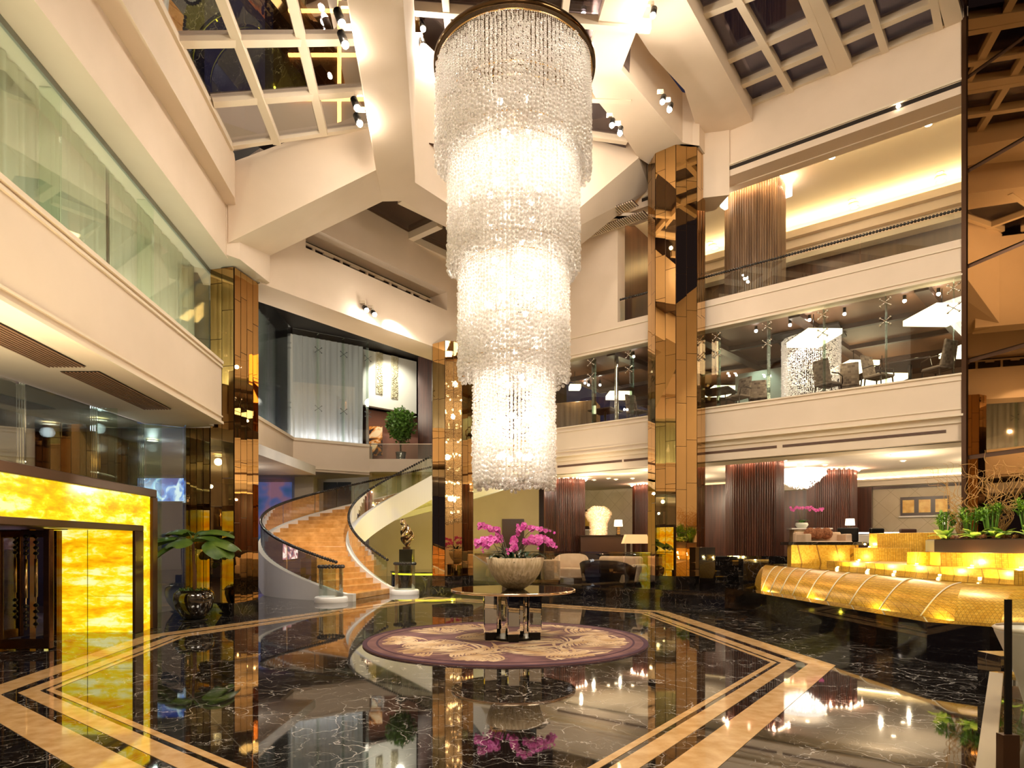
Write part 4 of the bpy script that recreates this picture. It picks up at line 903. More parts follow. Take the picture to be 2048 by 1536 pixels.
screen((-10.9, 11.9, 1.1), 1.2, .6, ((.25, .02, .02), (.8, .3, .2), (.9, .85, .8)), 'red and white shop sign across the street, behind the revolving door', R(30), 1.2, 'sign')
screen((-15.5, 17.5, .9), 4.6, 1.0, ((.05, .05, .1), (.5, .2, .2), (.9, .8, .7)), 'long lit shopfront across the street', R(40), 1.0, 'shopfront')
# blue car
car = thing('car', 'dark blue car parked outside the revolving door', 'car', (-12.2, 14.2, 0))
CARB = mat('car_blue', (.008, .035, .17), .12, .4, coat=1)
def ring(y, w_, z0, z1, z2): return None
prof = [(-2.1, .35), (-2.1, .75), (-1.9, .85), (-1.1, .95), (-.55, 1.4), (.7, 1.42), (1.45, 1.0), (2.05, .9), (2.12, .5), (2.1, .35)]
m_ = MB(); L_ = [(-.82, y, z) for y, z in prof]; R_ = [(.82, y, z) for y, z in prof]
def carx(p): a = R(28); return (-12.2 + p[0] * math.cos(a) - p[1] * math.sin(a), 14.2 + p[0] * math.sin(a) + p[1] * math.cos(a), p[2])
m_.hull([carx(p) for p in L_], [carx(p) for p in R_]); m_.build('body', CARB, car, .08, 3)
m_ = MB()
for s_ in (-.835, .835): m_.add([carx(p) for p in ((s_, -1.0, .98), (s_, -.5, 1.34), (s_, .65, 1.36), (s_, 1.3, 1.0))], [(0, 1, 2, 3)])
m_.add([carx(p) for p in ((-.7, -1.13, .98), (.7, -1.13, .98), (.66, -.6, 1.38), (-.66, -.6, 1.38))], [(0, 1, 2, 3)]); m_.build('windows', mat('car_glass', (.02, .03, .05), .05), car)
for sx in (-.8, .8):
    for sy in (-1.35, 1.35):
        m_ = MB(); c = carx((sx, sy, .33)); a = R(28); m_.tube([(c[0] - .1 * math.cos(a), c[1] - .1 * math.sin(a), .33), (c[0] + .1 * math.cos(a), c[1] + .1 * math.sin(a), .33)], .33, 18); m_.build('wheel', mat('tyre', (.02, .02, .02), .7), car)
for sx in (-.6, .6):
    m_ = MB(); m_.ball(carx((sx, -2.08, .68)), .11, 8, .7); m_.build('headlight', glow('head', (.9, .95, 1), 1.5), car)
LEAFG = mat('leaf_green', (.10, .22, .03), .4)
def leafblob(m, c, r, n, rnd, ls=.12):
    for _ in range(n):
        d = Vector((rnd.gauss(0, 1), rnd.gauss(0, 1), rnd.gauss(0, 1))).normalized() * (r * rnd.random() ** .4); p = Vector(c) + Vector((d.x, d.y, d.z * 1.1))
        u = Vector((rnd.uniform(-1, 1), rnd.uniform(-1, 1), rnd.uniform(-.6, .8))).normalized(); v = u.cross(Vector((rnd.uniform(-1, 1), rnd.uniform(-1, 1), rnd.uniform(-1, 1)))).normalized()
        l = ls * rnd.uniform(.7, 1.3); w_ = l * .28
        m.add([tuple(p), tuple(p + u * l * .5 + v * w_), tuple(p + u * l), tuple(p + u * l * .5 - v * w_)], [(0, 1, 2, 3)])
for i, (x, y) in enumerate(((-9.45, 10.9), (-9.9, 11.6))):
    t = thing('potted_shrub', 'green shrub in a tall dark planter outside the revolving door, ' + ('nearer one' if i == 0 else 'farther one'), 'plant', (x, y, 0), 'street planters')
    m_ = MB(); m_.lathe([(.14, 0), (.25, .7), (.22, .7), (.2, .62), (.001, .62)], (x, y, 0), 4, smooth=False); m_.build('planter', mat('planter', (.06, .05, .06), .5), t)
    m_ = MB(); rnd = random.Random(i); leafblob(m_, (x, y, 1.0), .3, 260, rnd); leafblob(m_, (x, y, 1.45), .25, 200, rnd); m_.build('foliage', LEAFG, t)
    m_ = MB(); m_.tube([(x, y, .6), (x, y, 1.4)], .015, 5); m_.build('stem', DWOOD, t)
    point_light((x + .5, y - .5, 1.9), 10, (1, 1, .8), .1)

# =================================================================== TABLE, BOWL, ORCHIDS, RUG
TC = (.02, 9.8)
rug = thing('round_rug', 'round mauve rug with golden palm-leaf strokes under the glass table', 'rug', (-.1, 9.75, 0))
m_ = MB(); m_.lathe([(.001, .018), (2.16, .018), (2.2, .012), (2.2, .003)], (-.1, 9.75, 0), 96); m_.build('pile', noisy(mat('rug_mauve', rough=.95), (.14, .065, .07), (.26, .13, .13), 2.2, bump=.3), rug)
m_ = MB()
for r0, r1 in ((1.97, 2.0), (2.13, 2.2)): m_.lathe([(r0, .0185), (r0, .021), (r1, .021), (r1, .0185)], (-.1, 9.75, 0), 96, smooth=False)
m_.build('border', mat('rug_purple', (.075, .03, .055), .95), rug)
m_ = MB(); rnd = random.Random(12); cx, cyy = -.1, 9.75
ZST = .0190
def stroke(m, p, a, l, w0, curve):
    pts = []; x, y = p; n = 7
    for i in range(n + 1):
        pts.append((x, y, a)); x += math.cos(a) * l / n; y += math.sin(a) * l / n; a += curve / n
    L, Rr = [], []
    for i, (x, y, a) in enumerate(pts):
        w_ = w0 * math.sin(math.pi * min(.97, (i + .35) / (n + .5))) + .002
        L.append((x - math.sin(a) * w_, y + math.cos(a) * w_)); Rr.append((x + math.sin(a) * w_, y - math.cos(a) * w_))
    for i in range(n + 1):
        if math.hypot(L[i][0] - cx, L[i][1] - cyy) > 1.93 or math.hypot(Rr[i][0] - cx, Rr[i][1] - cyy) > 1.93: break
    else: i = n + 1
    if i < 3: return
    L, Rr, n = L[:i], Rr[:i], i - 1
    global ZST; ZST += 2.2e-6
    b = [(q[0], q[1], ZST) for q in L] + [(q[0], q[1], ZST) for q in Rr]; k = n + 1
    m.add(b, [(i, k + i, k + i + 1, i + 1) for i in range(n)])
mot = [(-.15, -1.15, 2.6, 1.0), (.75, -.9, .5, 1.15), (-1.35, -.25, 2.9, 1.0), (-1.0, .5, 1.9, .9), (1.1, .55, .6, .95), (-.3, 1.1, 1.2, .8), (.55, -1.6, .1, .8), (-1.0, -1.2, 3.6, .85), (.3, -.3, 2.2, .7), (1.5, -.1, -.5, .8), (.3, 1.5, .2, .7), (-.55, -.5, 3.3, .95), (.1, .5, .1, .8), (-1.5, -.75, .4, .7), (1.35, -.75, 1.0, .8), (-.6, 1.5, 2.8, .7), (.95, 1.25, .9, .7), (-1.6, .3, -1.9, .7), (0, -1.75, 2.9, .7), (1.6, .6, -2.2, .8), (-1.2, 1.3, -.4, .8), (.6, .9, 2.9, .8), (-.2, -.8, -.2, .9), (1.0, -.3, 2.6, .8), (-.8, .1, .3, .8), (.9, -1.4, 2.4, .8), (-.7, -1.6, .5, .8)]
for fx, fy, fa, sc in mot:
    sx, sy, a = cx + fx, cyy + fy, fa
    for i in range(11):
        f = i / 11
        for sg in (-1, 1):
            stroke(m_, (sx, sy), a + sg * (1.15 - .75 * f) + rnd.uniform(-.12, .12), sc * rnd.uniform(.5, .95) * (1 - .3 * f), .030 * rnd.uniform(.6, 1.2), -sg * rnd.uniform(.4, 1.0))
        sx += math.cos(a) * .07 * sc; sy += math.sin(a) * .07 * sc; a += .07
m_.build('leaf_pattern', noisy(mat('rug_gold', rough=.95), (.55, .33, .16), (.82, .62, .40), 3), rug)
tb = thing('glass_table', 'round mirror-topped table on square mirrored legs in the middle of the rug', 'table', (*TC, .02))
m_ = MB(); m_.cyl((*TC, .772), .955, .03, 72); m_.build('tabletop', mat('mirror_top', (.42, .37, .28), .015, 1), tb)
m_ = MB(); m_.lathe([(.955, .765), (.985, .765), (.985, .803), (.955, .803)], (*TC, 0), 96); m_.build('rim', mat('rim_metal', (.78, .62, .45), .12, 1), tb)
SILV = mat('silver_mirror', (.80, .78, .74), .02, 1)
legs = [(-.36, -.14, .21, .16), (.33, -.12, .21, .16), (.0, -.36, .19, .13), (-.09, .05, .08, .08), (.1, .3, .17, .14), (.12, -.0, .08, .08), (-.28, .3, .16, .14)]
for x, y, a, b in legs:
    m_ = MB(); m_.cbox((TC[0] + x, TC[1] + y, .13), a, b, .64, R(8)); m_.build('leg', SILV, tb, .012, 1)
m_ = MB(); m_.cyl((*TC, .022), .36, .035, 40)
for x, y, a, b in legs: m_.cbox((TC[0] + x, TC[1] + y, .022), a * .8, b * .9, .11, R(8))
m_.build('foot', BLACKM, tb)
bw = thing('flower_bowl', 'large ribbed beige bowl standing on the round table', 'bowl', (*TC, .803))
bc = (TC[0] + .03, TC[1], .803)
BOWL = mat('ribbed_ceramic', rough=.5); noisy(BOWL, (.50, .36, .20), (.74, .58, .38), 5, (6, 6, .7), bump=.8)
m_ = MB(); m_.lathe([(.001, .0), (.13, .0), (.2, .04), (.3, .12), (.385, .24), (.43, .36), (.462, .49), (.455, .495), (.44, .49), (.40, .34), (.25, .12), (.001, .1)], bc, 72); m_.build('body', BOWL, bw)
m_ = MB(); m_.lathe([(.001, .44), (.445, .45)], bc, 40); m_.build('soil', mat('moss', (.02, .025, .01), .9), bw)
orc = thing('orchid_arrangement', 'magenta orchids with dark leaves arching out of the beige bowl', 'flowers', (bc[0], bc[1], 1.25))
OLEAF = mat('orchid_leaf', (.015, .045, .015), .25)
rnd = random.Random(5)
def blade(m, p, a, l, w_, lift, droop, n=8, fold=.25):
    L = []; x, y, z = p; e = lift
    for i in range(n + 1):
        f = i / n; ww = w_ * math.sin(math.pi * (f * .93 + .05)) ** .8 if f < 1 else .002
        px_, py_ = -math.sin(a), math.cos(a); up_ = ww * fold
        L.append(((x + px_ * ww, y + py_ * ww, z + up_), (x, y, z), (x - px_ * ww, y - py_ * ww, z + up_)))
        x += math.cos(a) * math.cos(e) * l / n; y += math.sin(a) * math.cos(e) * l / n; z += math.sin(e) * l / n; e -= droop / n
    vs = [q for t_ in L for q in t_]; fs = []
    for i in range(n): fs += [(i * 3, i * 3 + 1, i * 3 + 4, i * 3 + 3), (i * 3 + 1, i * 3 + 2, i * 3 + 5, i * 3 + 4)]
    m.add(vs, fs, True)
for i in range(26):
    a = i * 2.4; r_ = rnd.uniform(.05, .3); m_ = MB(); blade(m_, (bc[0] + r_ * math.cos(a), bc[1] + r_ * math.sin(a), 1.26), a + rnd.uniform(-.4, .4), rnd.uniform(.26, .38), rnd.uniform(.035, .055), rnd.uniform(.5, 1.3), rnd.uniform(1.2, 2.2)); m_.build('leaf', OLEAF, orc)
PET = mat('orchid_petal', rough=.5); noisy(PET, (.62, .02, .36), (.90, .22, .62), 14)
def flower(m, p, nrm, r):
    n = Vector(nrm).normalized(); u = n.cross(Vector((0, 0, 1)));
    if u.length < .1: u = Vector((1, 0, 0))
    u.normalize(); v = n.cross(u)
    p = Vector(p)
    for k in range(5):
        a = k * 2 * math.pi / 5 + .3; d = u * math.cos(a) + v * math.sin(a); e = n.cross(d); w_ = r * (.55 if k % 2 else .42)
        m.add([tuple(p), tuple(p + d * r * .55 + e * w_ + n * r * .15), tuple(p + d * r + n * r * .05), tuple(p + d * r * .55 - e * w_ + n * r * .15)], [(0, 1, 2, 3)], True)
    m.ball(tuple(p + n * r * .2), r * .2, 6)
def dpt(x, y, dy=0.0): return Vector(D(x, y, bc[1] + dy))
sprays = [((1015, 1085, 0), (1012, 1060), (985, 1050), (955, 1053), 15, .12), ((1022, 1085, 0), (1024, 1058), (1040, 1045), (1060, 1055), 12, -.1), ((1030, 1088, .1), (1050, 1052), (1075, 1048), (1107, 1062), 7, .05),
          ((1000, 1098, 0), (990, 1070), (965, 1072), (948, 1092), 17, -.15), ((1010, 1100, 0), (1000, 1070), (985, 1068), (965, 1100), 13, -.3), ((1022, 1100, 0), (1025, 1068), (1038, 1068), (1015, 1105), 13, -.38), ((1035, 1100, 0), (1020, 1066), (1028, 1078), (1030, 1102), 12, -.35),
          ((1040, 1100, 0), (1050, 1066), (1075, 1066), (1108, 1088), 20, 0), ((1035, 1098, 0), (1060, 1070), (1085, 1072), (1112, 1094), 15, -.2), ((1012, 1096, 0), (1005, 1072), (1000, 1068), (978, 1080), 13, .3), ((1045, 1098, 0), (1040, 1072), (1062, 1074), (1078, 1092), 14, -.3)]
for (r0, q1, q2, q3, nf, dy) in sprays:
    P0, P1, P2, P3 = dpt(r0[0], 1118, 0), dpt(*q1, dy * .5), dpt(*q2, dy), dpt(*q3, dy * 1.2)
    def bz_(t): return P0 * (1 - t) ** 3 + P1 * 3 * t * (1 - t) ** 2 + P2 * 3 * t * t * (1 - t) + P3 * t ** 3
    m_ = MB(); m_.tube([tuple(bz_(i / 14)) for i in range(15)], .006, 5); st = m_.build('stem', mat('stem', (.10, .07, .03), .5) if 'STM' not in globals() else STM, orc)
    STM = st.data.materials[0]
    m_ = MB()
    nf = int(nf * 1.7)
    for i in range(nf):
        t_ = .45 + .55 * i / (nf - 1); p = bz_(t_) + Vector((rnd.uniform(-.035, .035), rnd.uniform(-.05, .05), rnd.uniform(-.04, .03))); flower(m_, p, (rnd.uniform(-.6, .6), -1, rnd.uniform(-.2, .5)), rnd.uniform(.038, .052) * (1 if i < nf - 3 else .5))
    m_.build('flower_spray', PET, st)

# =================================================================== CURVED STAIRCASE
SCX, SCY, RI, RO = -3.1, 21.6, 2.6, 5.2
def SPt(r, ph, z=0.0): return (SCX - r * math.sin(R(ph)), SCY - r * math.cos(R(ph)), z)
NST, PH0, DPH, RISE = 34, 15.0, 6.62, 5.5 / 34
def hz(ph): return max(0.0, (ph - PH0) / DPH * RISE)
stc = thing('spiral_staircase', 'sweeping curved staircase of honey marble steps between white stringers', 'staircase', (SCX, SCY, 0))
for i in range(NST):
    a, b = PH0 + DPH * i, PH0 + DPH * (i + 1) + .6; z1 = RISE * (i + 1); z0 = 0 if i < 2 else z1 - RISE - .3
    ring_ = [SPt(RI + .02, a)[:2]] + [SPt(RI + .02, (a + b) / 2)[:2], SPt(RI + .02, b)[:2], SPt(RO - .02, b)[:2], SPt(RO - .02, (a + b) / 2)[:2], SPt(RO - .02, a)[:2]]
    m_ = MB(); m_.prism(ring_, z0, z1); m_.build('step', STEPM, stc, .01)
def helix_band(r0, r1, ph0, ph1, lo, hi, step=2.5):
    m_ = MB(); n = int((ph1 - ph0) / step); vs = []
    for i in range(n + 1):
        ph = ph0 + (ph1 - ph0) * i / n; h = hz(ph); zl = max(.0, h + lo); zh = h + hi
        for r, z in ((r0, zl), (r1, zl), (r1, zh), (r0, zh)): vs.append(SPt(r, ph, z))
    fs = [(i * 4 + k, (i + 1) * 4 + k, (i + 1) * 4 + (k + 1) % 4, i * 4 + (k + 1) % 4) for i in range(n) for k in range(4)] + [(0, 1, 2, 3), (n * 4 + 3, n * 4 + 2, n * 4 + 1, n * 4)]
    m_.add(vs, fs, False); return m_
m_ = helix_band(RO - .02, RO + .16, 12, 240, -.95, .2); lab(m_.build('outer_stringer', WHITE, stc), 'white curved outer side of the staircase')
m_ = helix_band(RI - .16, RI + .02, 12, 240, -.75, .2); lab(m_.build('inner_stringer', WHITE, stc), 'white curved inner side of the staircase')
m_ = helix_band(RI, RO, 36, 240, -.72, -.42); m_.build('soffit', WHITE, stc)
SGL = thin_glass('stair_glass', (.88, .94, .9), .04)
for r in (RI - .07, RO + .07):
    nseg = 11
    for k in range(nseg):
        a, b = 18 + 222 * k / nseg + .15, 18 + 222 * (k + 1) / nseg - .15
        m_ = helix_band(r - .008, r + .008, a, b, .2, .92, 2.0); gp = m_.build('glass_panel', SGL, stc)
    m_ = MB(); L_ = r * R(222); nb = int(L_ / .088)
    for k in range(nb):
        ph = 18 + 222 * k / nb; m_.ball(SPt(r, ph, hz(ph) + .97), .05, 8)
    lab(m_.build('bead_handrail', BEAD, stc), 'handrail of black beads on the ' + ('inner' if r < 3 else 'outer') + ' side')
for nm, (x, y), da in (('outer', (-4.78, 16.32), 0), ('inner', (-3.28, 18.92), 0)):
    m_ = MB(); m_.lathe([(.001, .14), (.40, .14), (.43, .11), (.43, 0)], (x, y, 0), 40); lab(m_.build('newel_base', WHITE, stc), 'round white foot of the %s railing' % nm)
    m_ = MB(); m_.lathe([(.31, .14), (.31, .88)], (x, y, 0), 40); m_.build('newel_glass', SGL, stc)
    m_ = MB()
    for k in range(22): a = k * 2 * math.pi / 22; m_.ball((x + .31 * math.cos(a), y + .31 * math.sin(a), .93), .05, 8)
    lab(m_.build('newel_bead_ring', BEAD, stc), 'ring of black beads on the %s railing end' % nm)
# podium and sculpture in the stair well
YEL = glow('yellow_glow', (1, .85, .02), 1.6)
PC = (-3.1, 23.15)
pod = thing('podium', 'black round podium with a glowing yellow edge under the staircase', 'podium', (-3.0, 22.6, 0))
m_ = MB(); m_.cyl((*PC, 0), 1.4, .43, 48); m_.cyl((*PC, .43), 1.3, .06, 48); m_.cyl((*PC, .49), 1.44, .05, 48); m_.build('base', BLKM, pod)
m_ = MB(); m_.lathe([(1.36, 0), (1.36, .06)], (*PC, .43), 60); m_.build('light_top', YEL, pod)
for x, y, z, e in ((-2.6, 21.2, .9, 75), (-2.4, 24.9, .9, 100), (-1.5, 22.7, .9, 60)): point_light((x, y, z), e, (1, .80, .04), .04)
sc_ = thing('abstract_sculpture', 'twisted polished bronze sculpture on a black plinth beneath the staircase', 'sculpture', (-3.93, 23.1, .54))
sx_, sy_ = -3.93, 23.1
m_ = MB(); m_.cbox((sx_, sy_, .54), .50, .5, .80); m_.build('plinth', mat('plinth_black', (.01, .008, .006), .2), sc_, .01)
m_ = MB(); m_.cbox((sx_, sy_, 1.34), .26, .26, .09); m_.build('foot', BRONZE, sc_)
m_ = MB()
for ph_ in (0, 2.1, 4.2):
    pts_ = []; rr = []
    for i in range(30):
        f = i / 29; a = ph_ + f * 5.2; rad = .02 + .17 * math.sin(math.pi * min(1, f * 1.15)) ** 1.2; off = -.10 * max(0, f - .6) * 2.5
        pts_.append((sx_ + rad * math.cos(a) + off, sy_ + rad * math.sin(a), 1.43 + f * .98)); rr.append(.03 + .065 * math.sin(math.pi * f))
    m_.tube(pts_, rr, 10)
m_.ball((sx_ - .16, sy_, 2.36), .11, 12, 1.2)
m_.build('figure', mat('polished_bronze2', (.55, .40, .25), .12, 1), sc_)
# landing glass + tree
lb = thing('glass_balustrade', 'clear glass balustrade along the upper landing in front of the potted tree', 'balustrade', (-4, 28.75, 5.5))
for a, b in ((-6.55, -5.0), (-4.98, -3.4), (-3.38, -1.8), (-1.78, 1.9)):
    m_ = MB(); m_.box(a, 28.75, 5.5, b, 28.77, 6.2); m_.build('pane', GC, lb)
m_ = MB(); m_.box(-6.6, 28.74, 6.18, 1.9, 28.78, 6.22); m_.build('rail', CHROME, lb)
tr = thing('potted_tree', 'small round-crowned tree in a dark metal pot on the upper landing', 'plant', (-5.27, 29.3, 5.5))
m_ = MB(); m_.lathe([(.2, 0), (.26, .4), (.24, .4), (.2, .36), (.001, .36)], (-5.27, 29.3, 5.5), 24); m_.build('pot', mat('pot_metal', (.25, .22, .2), .25, .8), tr)
m_ = MB(); m_.tube([(-5.27, 29.3, 5.8), (-5.3, 29.3, 6.4), (-5.25, 29.3, 7.0)], [.05, .04, .03], 7); m_.build('trunk', DWOOD, tr)
m_ = MB(); rnd = random.Random(8); leafblob(m_, (-5.27, 29.3, 7.25), .68, 1500, rnd, .17); leafblob(m_, (-5.27, 29.3, 6.75), .42, 500, rnd, .15); m_.build('foliage', LEAFG, tr)
point_light((-5.0, 27.6, 8.6), 60, (1, .9, .7), .2)
m_ = MB(); m_.box(-7.1, 30.7, 5.95, -6.45, 30.78, 7.4)
ART = mat('flower_art', rough=.3); n = nd(ART, 'ShaderNodeTexNoise', Scale=1.1, Detail=2, Distortion=2.5); ln(ART, coords(ART), n.inputs['Vector']); r = ramp(ART, [(.45, (.02, .01, .015)), (.52, (.7, .25, .02)), (.6, (.95, .75, .5))]); ln(ART, n.outputs[0], r.inputs[0]); ln(ART, r.outputs[0], bsdf(ART).inputs['Base Color'])
tag(m_.build('wall_painting', ART), 'orange and black petal painting on the upper landing left of the tree', 'painting')

# =================================================================== POTTED PALM BY THE MIRROR COLUMN
px0, py0 = -6.36, 12.35
pp = thing('potted_fan_palm', 'broad-leaved plant in a round glossy black pot beside the left mirror column', 'plant', (px0, py0, 0))
m_ = MB(); m_.lathe([(.001, 0), (.17, 0), (.2, .02), (.33, .22), (.375, .40), (.36, .52), (.3, .58), (.27, .585), (.25, .54), (.001, .5)], (px0, py0, .02), 40); m_.build('pot', mat('black_glaze', (.012, .008, .006), .08, coat=1), pp)
m_ = MB(); m_.lathe([(.001, .02), (.24, .02), (.26, .008), (.24, 0)], (px0, py0, 0), 32); m_.build('saucer', BLACKM, pp)
m_ = MB(); rnd = random.Random(2)
for i in range(420):
    a, rr = rnd.random() * 6.28, .27 * rnd.random() ** .5; blade(m_, (px0 + rr * math.cos(a), py0 + rr * math.sin(a), .55), rnd.random() * 6.28, rnd.uniform(.06, .13), .011, rnd.uniform(.3, 1.4), .8, 3)
m_.build('groundcover', mat('groundcover', (.06, .12, .02), .6), pp)
tp = (px0 - .02, py0, 1.56)
m_ = MB(); m_.tube([(px0, py0, .5), (px0 + .02, py0, .9), (px0 - .01, py0, 1.2), tp], [.042, .036, .03, .026], 8); m_.build('trunk', mat('trunk_brown', (.16, .07, .03), .8), pp)
PL = mat('palm_leaf', rough=.35); noisy(PL, (.03, .085, .01), (.12, .20, .03), 3)
for a, l, e, wd, dr, st_l in ((2.6, .5, 1.0, .27, 1.3, .25), (.4, .62, 1.0, .27, 1.3, .22), (1.2, .45, 1.1, .25, 1.2, .2), (3.3, .62, .25, .26, 1.0, .3), (-.15, .62, .12, .26, .9, .35), (3.6, .52, -.25, .30, 1.2, .30), (-.5, .50, -.1, .29, 1.3, .5), (4.5, .4, .2, .24, 1.0, .2), (1.5, .4, .5, .24, .8, .2), (-.05, .6, .75, .22, 1.5, .15)):
    c0_ = Vector(tp); d_ = Vector((math.cos(a) * math.cos(e), math.sin(a) * math.cos(e) * .8, math.sin(e) * .8 + .1)); p1_ = c0_ + d_ * st_l
    m_ = MB(); m_.tube([tuple(c0_), tuple(c0_.lerp(p1_, .5) + Vector((0, 0, .03))), tuple(p1_)], .01, 5)
    wd *= 1.12; l *= 1.12; n = 12; L = []; x, y, z = p1_; ee = e * .5
    for i in range(n + 1):
        f = i / n; ww = wd * (math.sin(math.pi * min(1, f * .80 + .10)) ** .7) * (1 if f < .97 else .75); qx, qy = -math.sin(a), math.cos(a); row = []
        for k in range(-4, 5):
            u = k / 4; row.append((x + qx * ww * u, y + qy * ww * u, z - abs(u) ** 1.5 * ww * .35 + (.012 if k % 2 else 0)))
        L.append(row); x += math.cos(a) * math.cos(ee) * l / n; y += math.sin(a) * math.cos(ee) * l / n; z += math.sin(ee) * l / n; ee -= dr / n
    m_.add([q for row in L for q in row], [(i * 9 + k, i * 9 + k + 1, (i + 1) * 9 + k + 1, (i + 1) * 9 + k) for i in range(n) for k in range(8)], True)
    m_.build('leaf', PL, pp)
m_ = MB(); c = (-5.98, 12.7, 0); m_.lathe([(.001, 0), (.1, 0), (.16, .14), (.17, .28), (.11, .42), (.1, .46), (.09, .42), (.001, .4)], (c[0], c[1], .0), 24)
# =================================================================== CHANDELIER
class NB:
    """numpy mesh of many small solids"""
    def __init__(s): s.v = []; s.f = []; s.n = 0
    def scatter(s, tv, tf, C, Rr):
        C = np.asarray(C, float); k = len(C)
        if k == 0: return
        v = tv[None] * np.asarray(Rr, float).reshape(-1, 1, 1) + C[:, None, :]; s.v.append(v.reshape(-1, 3))
        f = tf[None] + (np.arange(k) * len(tv))[:, None, None] + s.n; s.f.append(f.reshape(-1, 3)); s.n += k * len(tv)
    def build(s, name, m, parent):
        v = np.concatenate(s.v); f = np.concatenate(s.f); off = parent.location; v = v - np.array(off)[None]
        me = bpy.data.meshes.new(name); me.vertices.add(len(v)); me.vertices.foreach_set('co', v.astype(np.float32).ravel())
        me.loops.add(len(f) * 3); me.loops.foreach_set('vertex_index', f.astype(np.int32).ravel()); me.polygons.add(len(f))
        me.polygons.foreach_set('loop_start', np.arange(0, len(f) * 3, 3, dtype=np.int32)); me.polygons.foreach_set('loop_total', np.full(len(f), 3, dtype=np.int32))
        me.update(calc_edges=True); me.materials.append(m); o = bpy.data.objects.new(name, me); COL.objects.link(o); o.parent = parent; return o
import bmesh
def ico(sub):
    b = bmesh.new(); bmesh.ops.create_icosphere(b, subdivisions=sub, radius=1); v = np.array([x.co[:] for x in b.verts]); f = np.array([[q.index for q in p.verts] for p in b.faces]); b.free(); return v, f
I1, I2 = ico(1), ico(2)
OC = (np.array([(1, 0, 0), (-1, 0, 0), (0, 1, 0), (0, -1, 0), (0, 0, 1.2), (0, 0, -1.2)], float), np.array([(0, 2, 4), (2, 1, 4), (1, 3, 4), (3, 0, 4), (2, 0, 5), (1, 2, 5), (3, 1, 5), (0, 3, 5)]))
def crystal_mat(name, col, emi, tr=.30):
    m = bpy.data.materials.new(name); m.use_nodes = True; nt = m.node_tree; nt.nodes.clear(); N = nt.nodes.new
    out = N('ShaderNodeOutputMaterial'); tl = N('ShaderNodeBsdfTranslucent'); tl.inputs[0].default_value = (*col, 1)
    df = N('ShaderNodeBsdfDiffuse'); df.inputs[0].default_value = (*col, 1); gl = N('ShaderNodeBsdfGlossy'); gl.inputs[0].default_value = (1, 1, 1, 1); gl.inputs['Roughness'].default_value = .035
    tp_ = N('ShaderNodeBsdfTransparent'); tp_.inputs[0].default_value = (1, .98, .95, 1)
    a = N('ShaderNodeMixShader'); a.inputs[0].default_value = .45; b = N('ShaderNodeMixShader'); b.inputs[0].default_value = .34; c = N('ShaderNodeMixShader')
    lw = N('ShaderNodeLayerWeight'); lw.inputs[0].default_value = .5; mr = N('ShaderNodeMapRange'); mr.inputs['From Min'].default_value = 0; mr.inputs['From Max'].default_value = 1; mr.inputs['To Min'].default_value = tr + .2; mr.inputs['To Max'].default_value = .02
    L = nt.links.new; L(tl.outputs[0], a.inputs[1]); L(df.outputs[0], a.inputs[2]); L(a.outputs[0], b.inputs[1]); L(gl.outputs[0], b.inputs[2]); L(lw.outputs['Facing'], mr.inputs[0]); L(mr.outputs[0], c.inputs[0]); L(b.outputs[0], c.inputs[1]); L(tp_.outputs[0], c.inputs[2]); L(c.outputs[0], out.inputs[0]); return m
CR1 = crystal_mat('chandelier_crystal', (.95, .91, .85), 0)
ch = thing('crystal_chandelier', 'huge tiered crystal chandelier of glass balls and bead strands over the round table', 'chandelier', (TC[0] + .02, TC[1], 9.02))
ccx, ccy = TC[0] + .02, TC[1]
m_ = MB(); m_.lathe([(.001, .09), (1.255, .09), (1.275, .06), (1.275, -.01), (1.25, -.01), (1.25, .0), (.001, .0)], (ccx, ccy, 9.0), 72); lab(m_.build('canopy_disc', mat('canopy_bronze', (.09, .05, .02), .12, .9), ch), 'dark round canopy plate')
m_ = MB()
for k in range(6): a = k * 1.047; m_.tube([(ccx + .13 * math.cos(a), ccy + .13 * math.sin(a), 9.08), (ccx + .13 * math.cos(a), ccy + .13 * math.sin(a), 12.75)], .014, 5)
m_.build('suspension_cable', CHROME, ch)
tiers = [(1.235, 8.96, 7.40), (1.05, 8.20, 5.82), (.885, 6.60, 4.14), (.655, 5.0, 2.44)]
rng = np.random.default_rng(3)
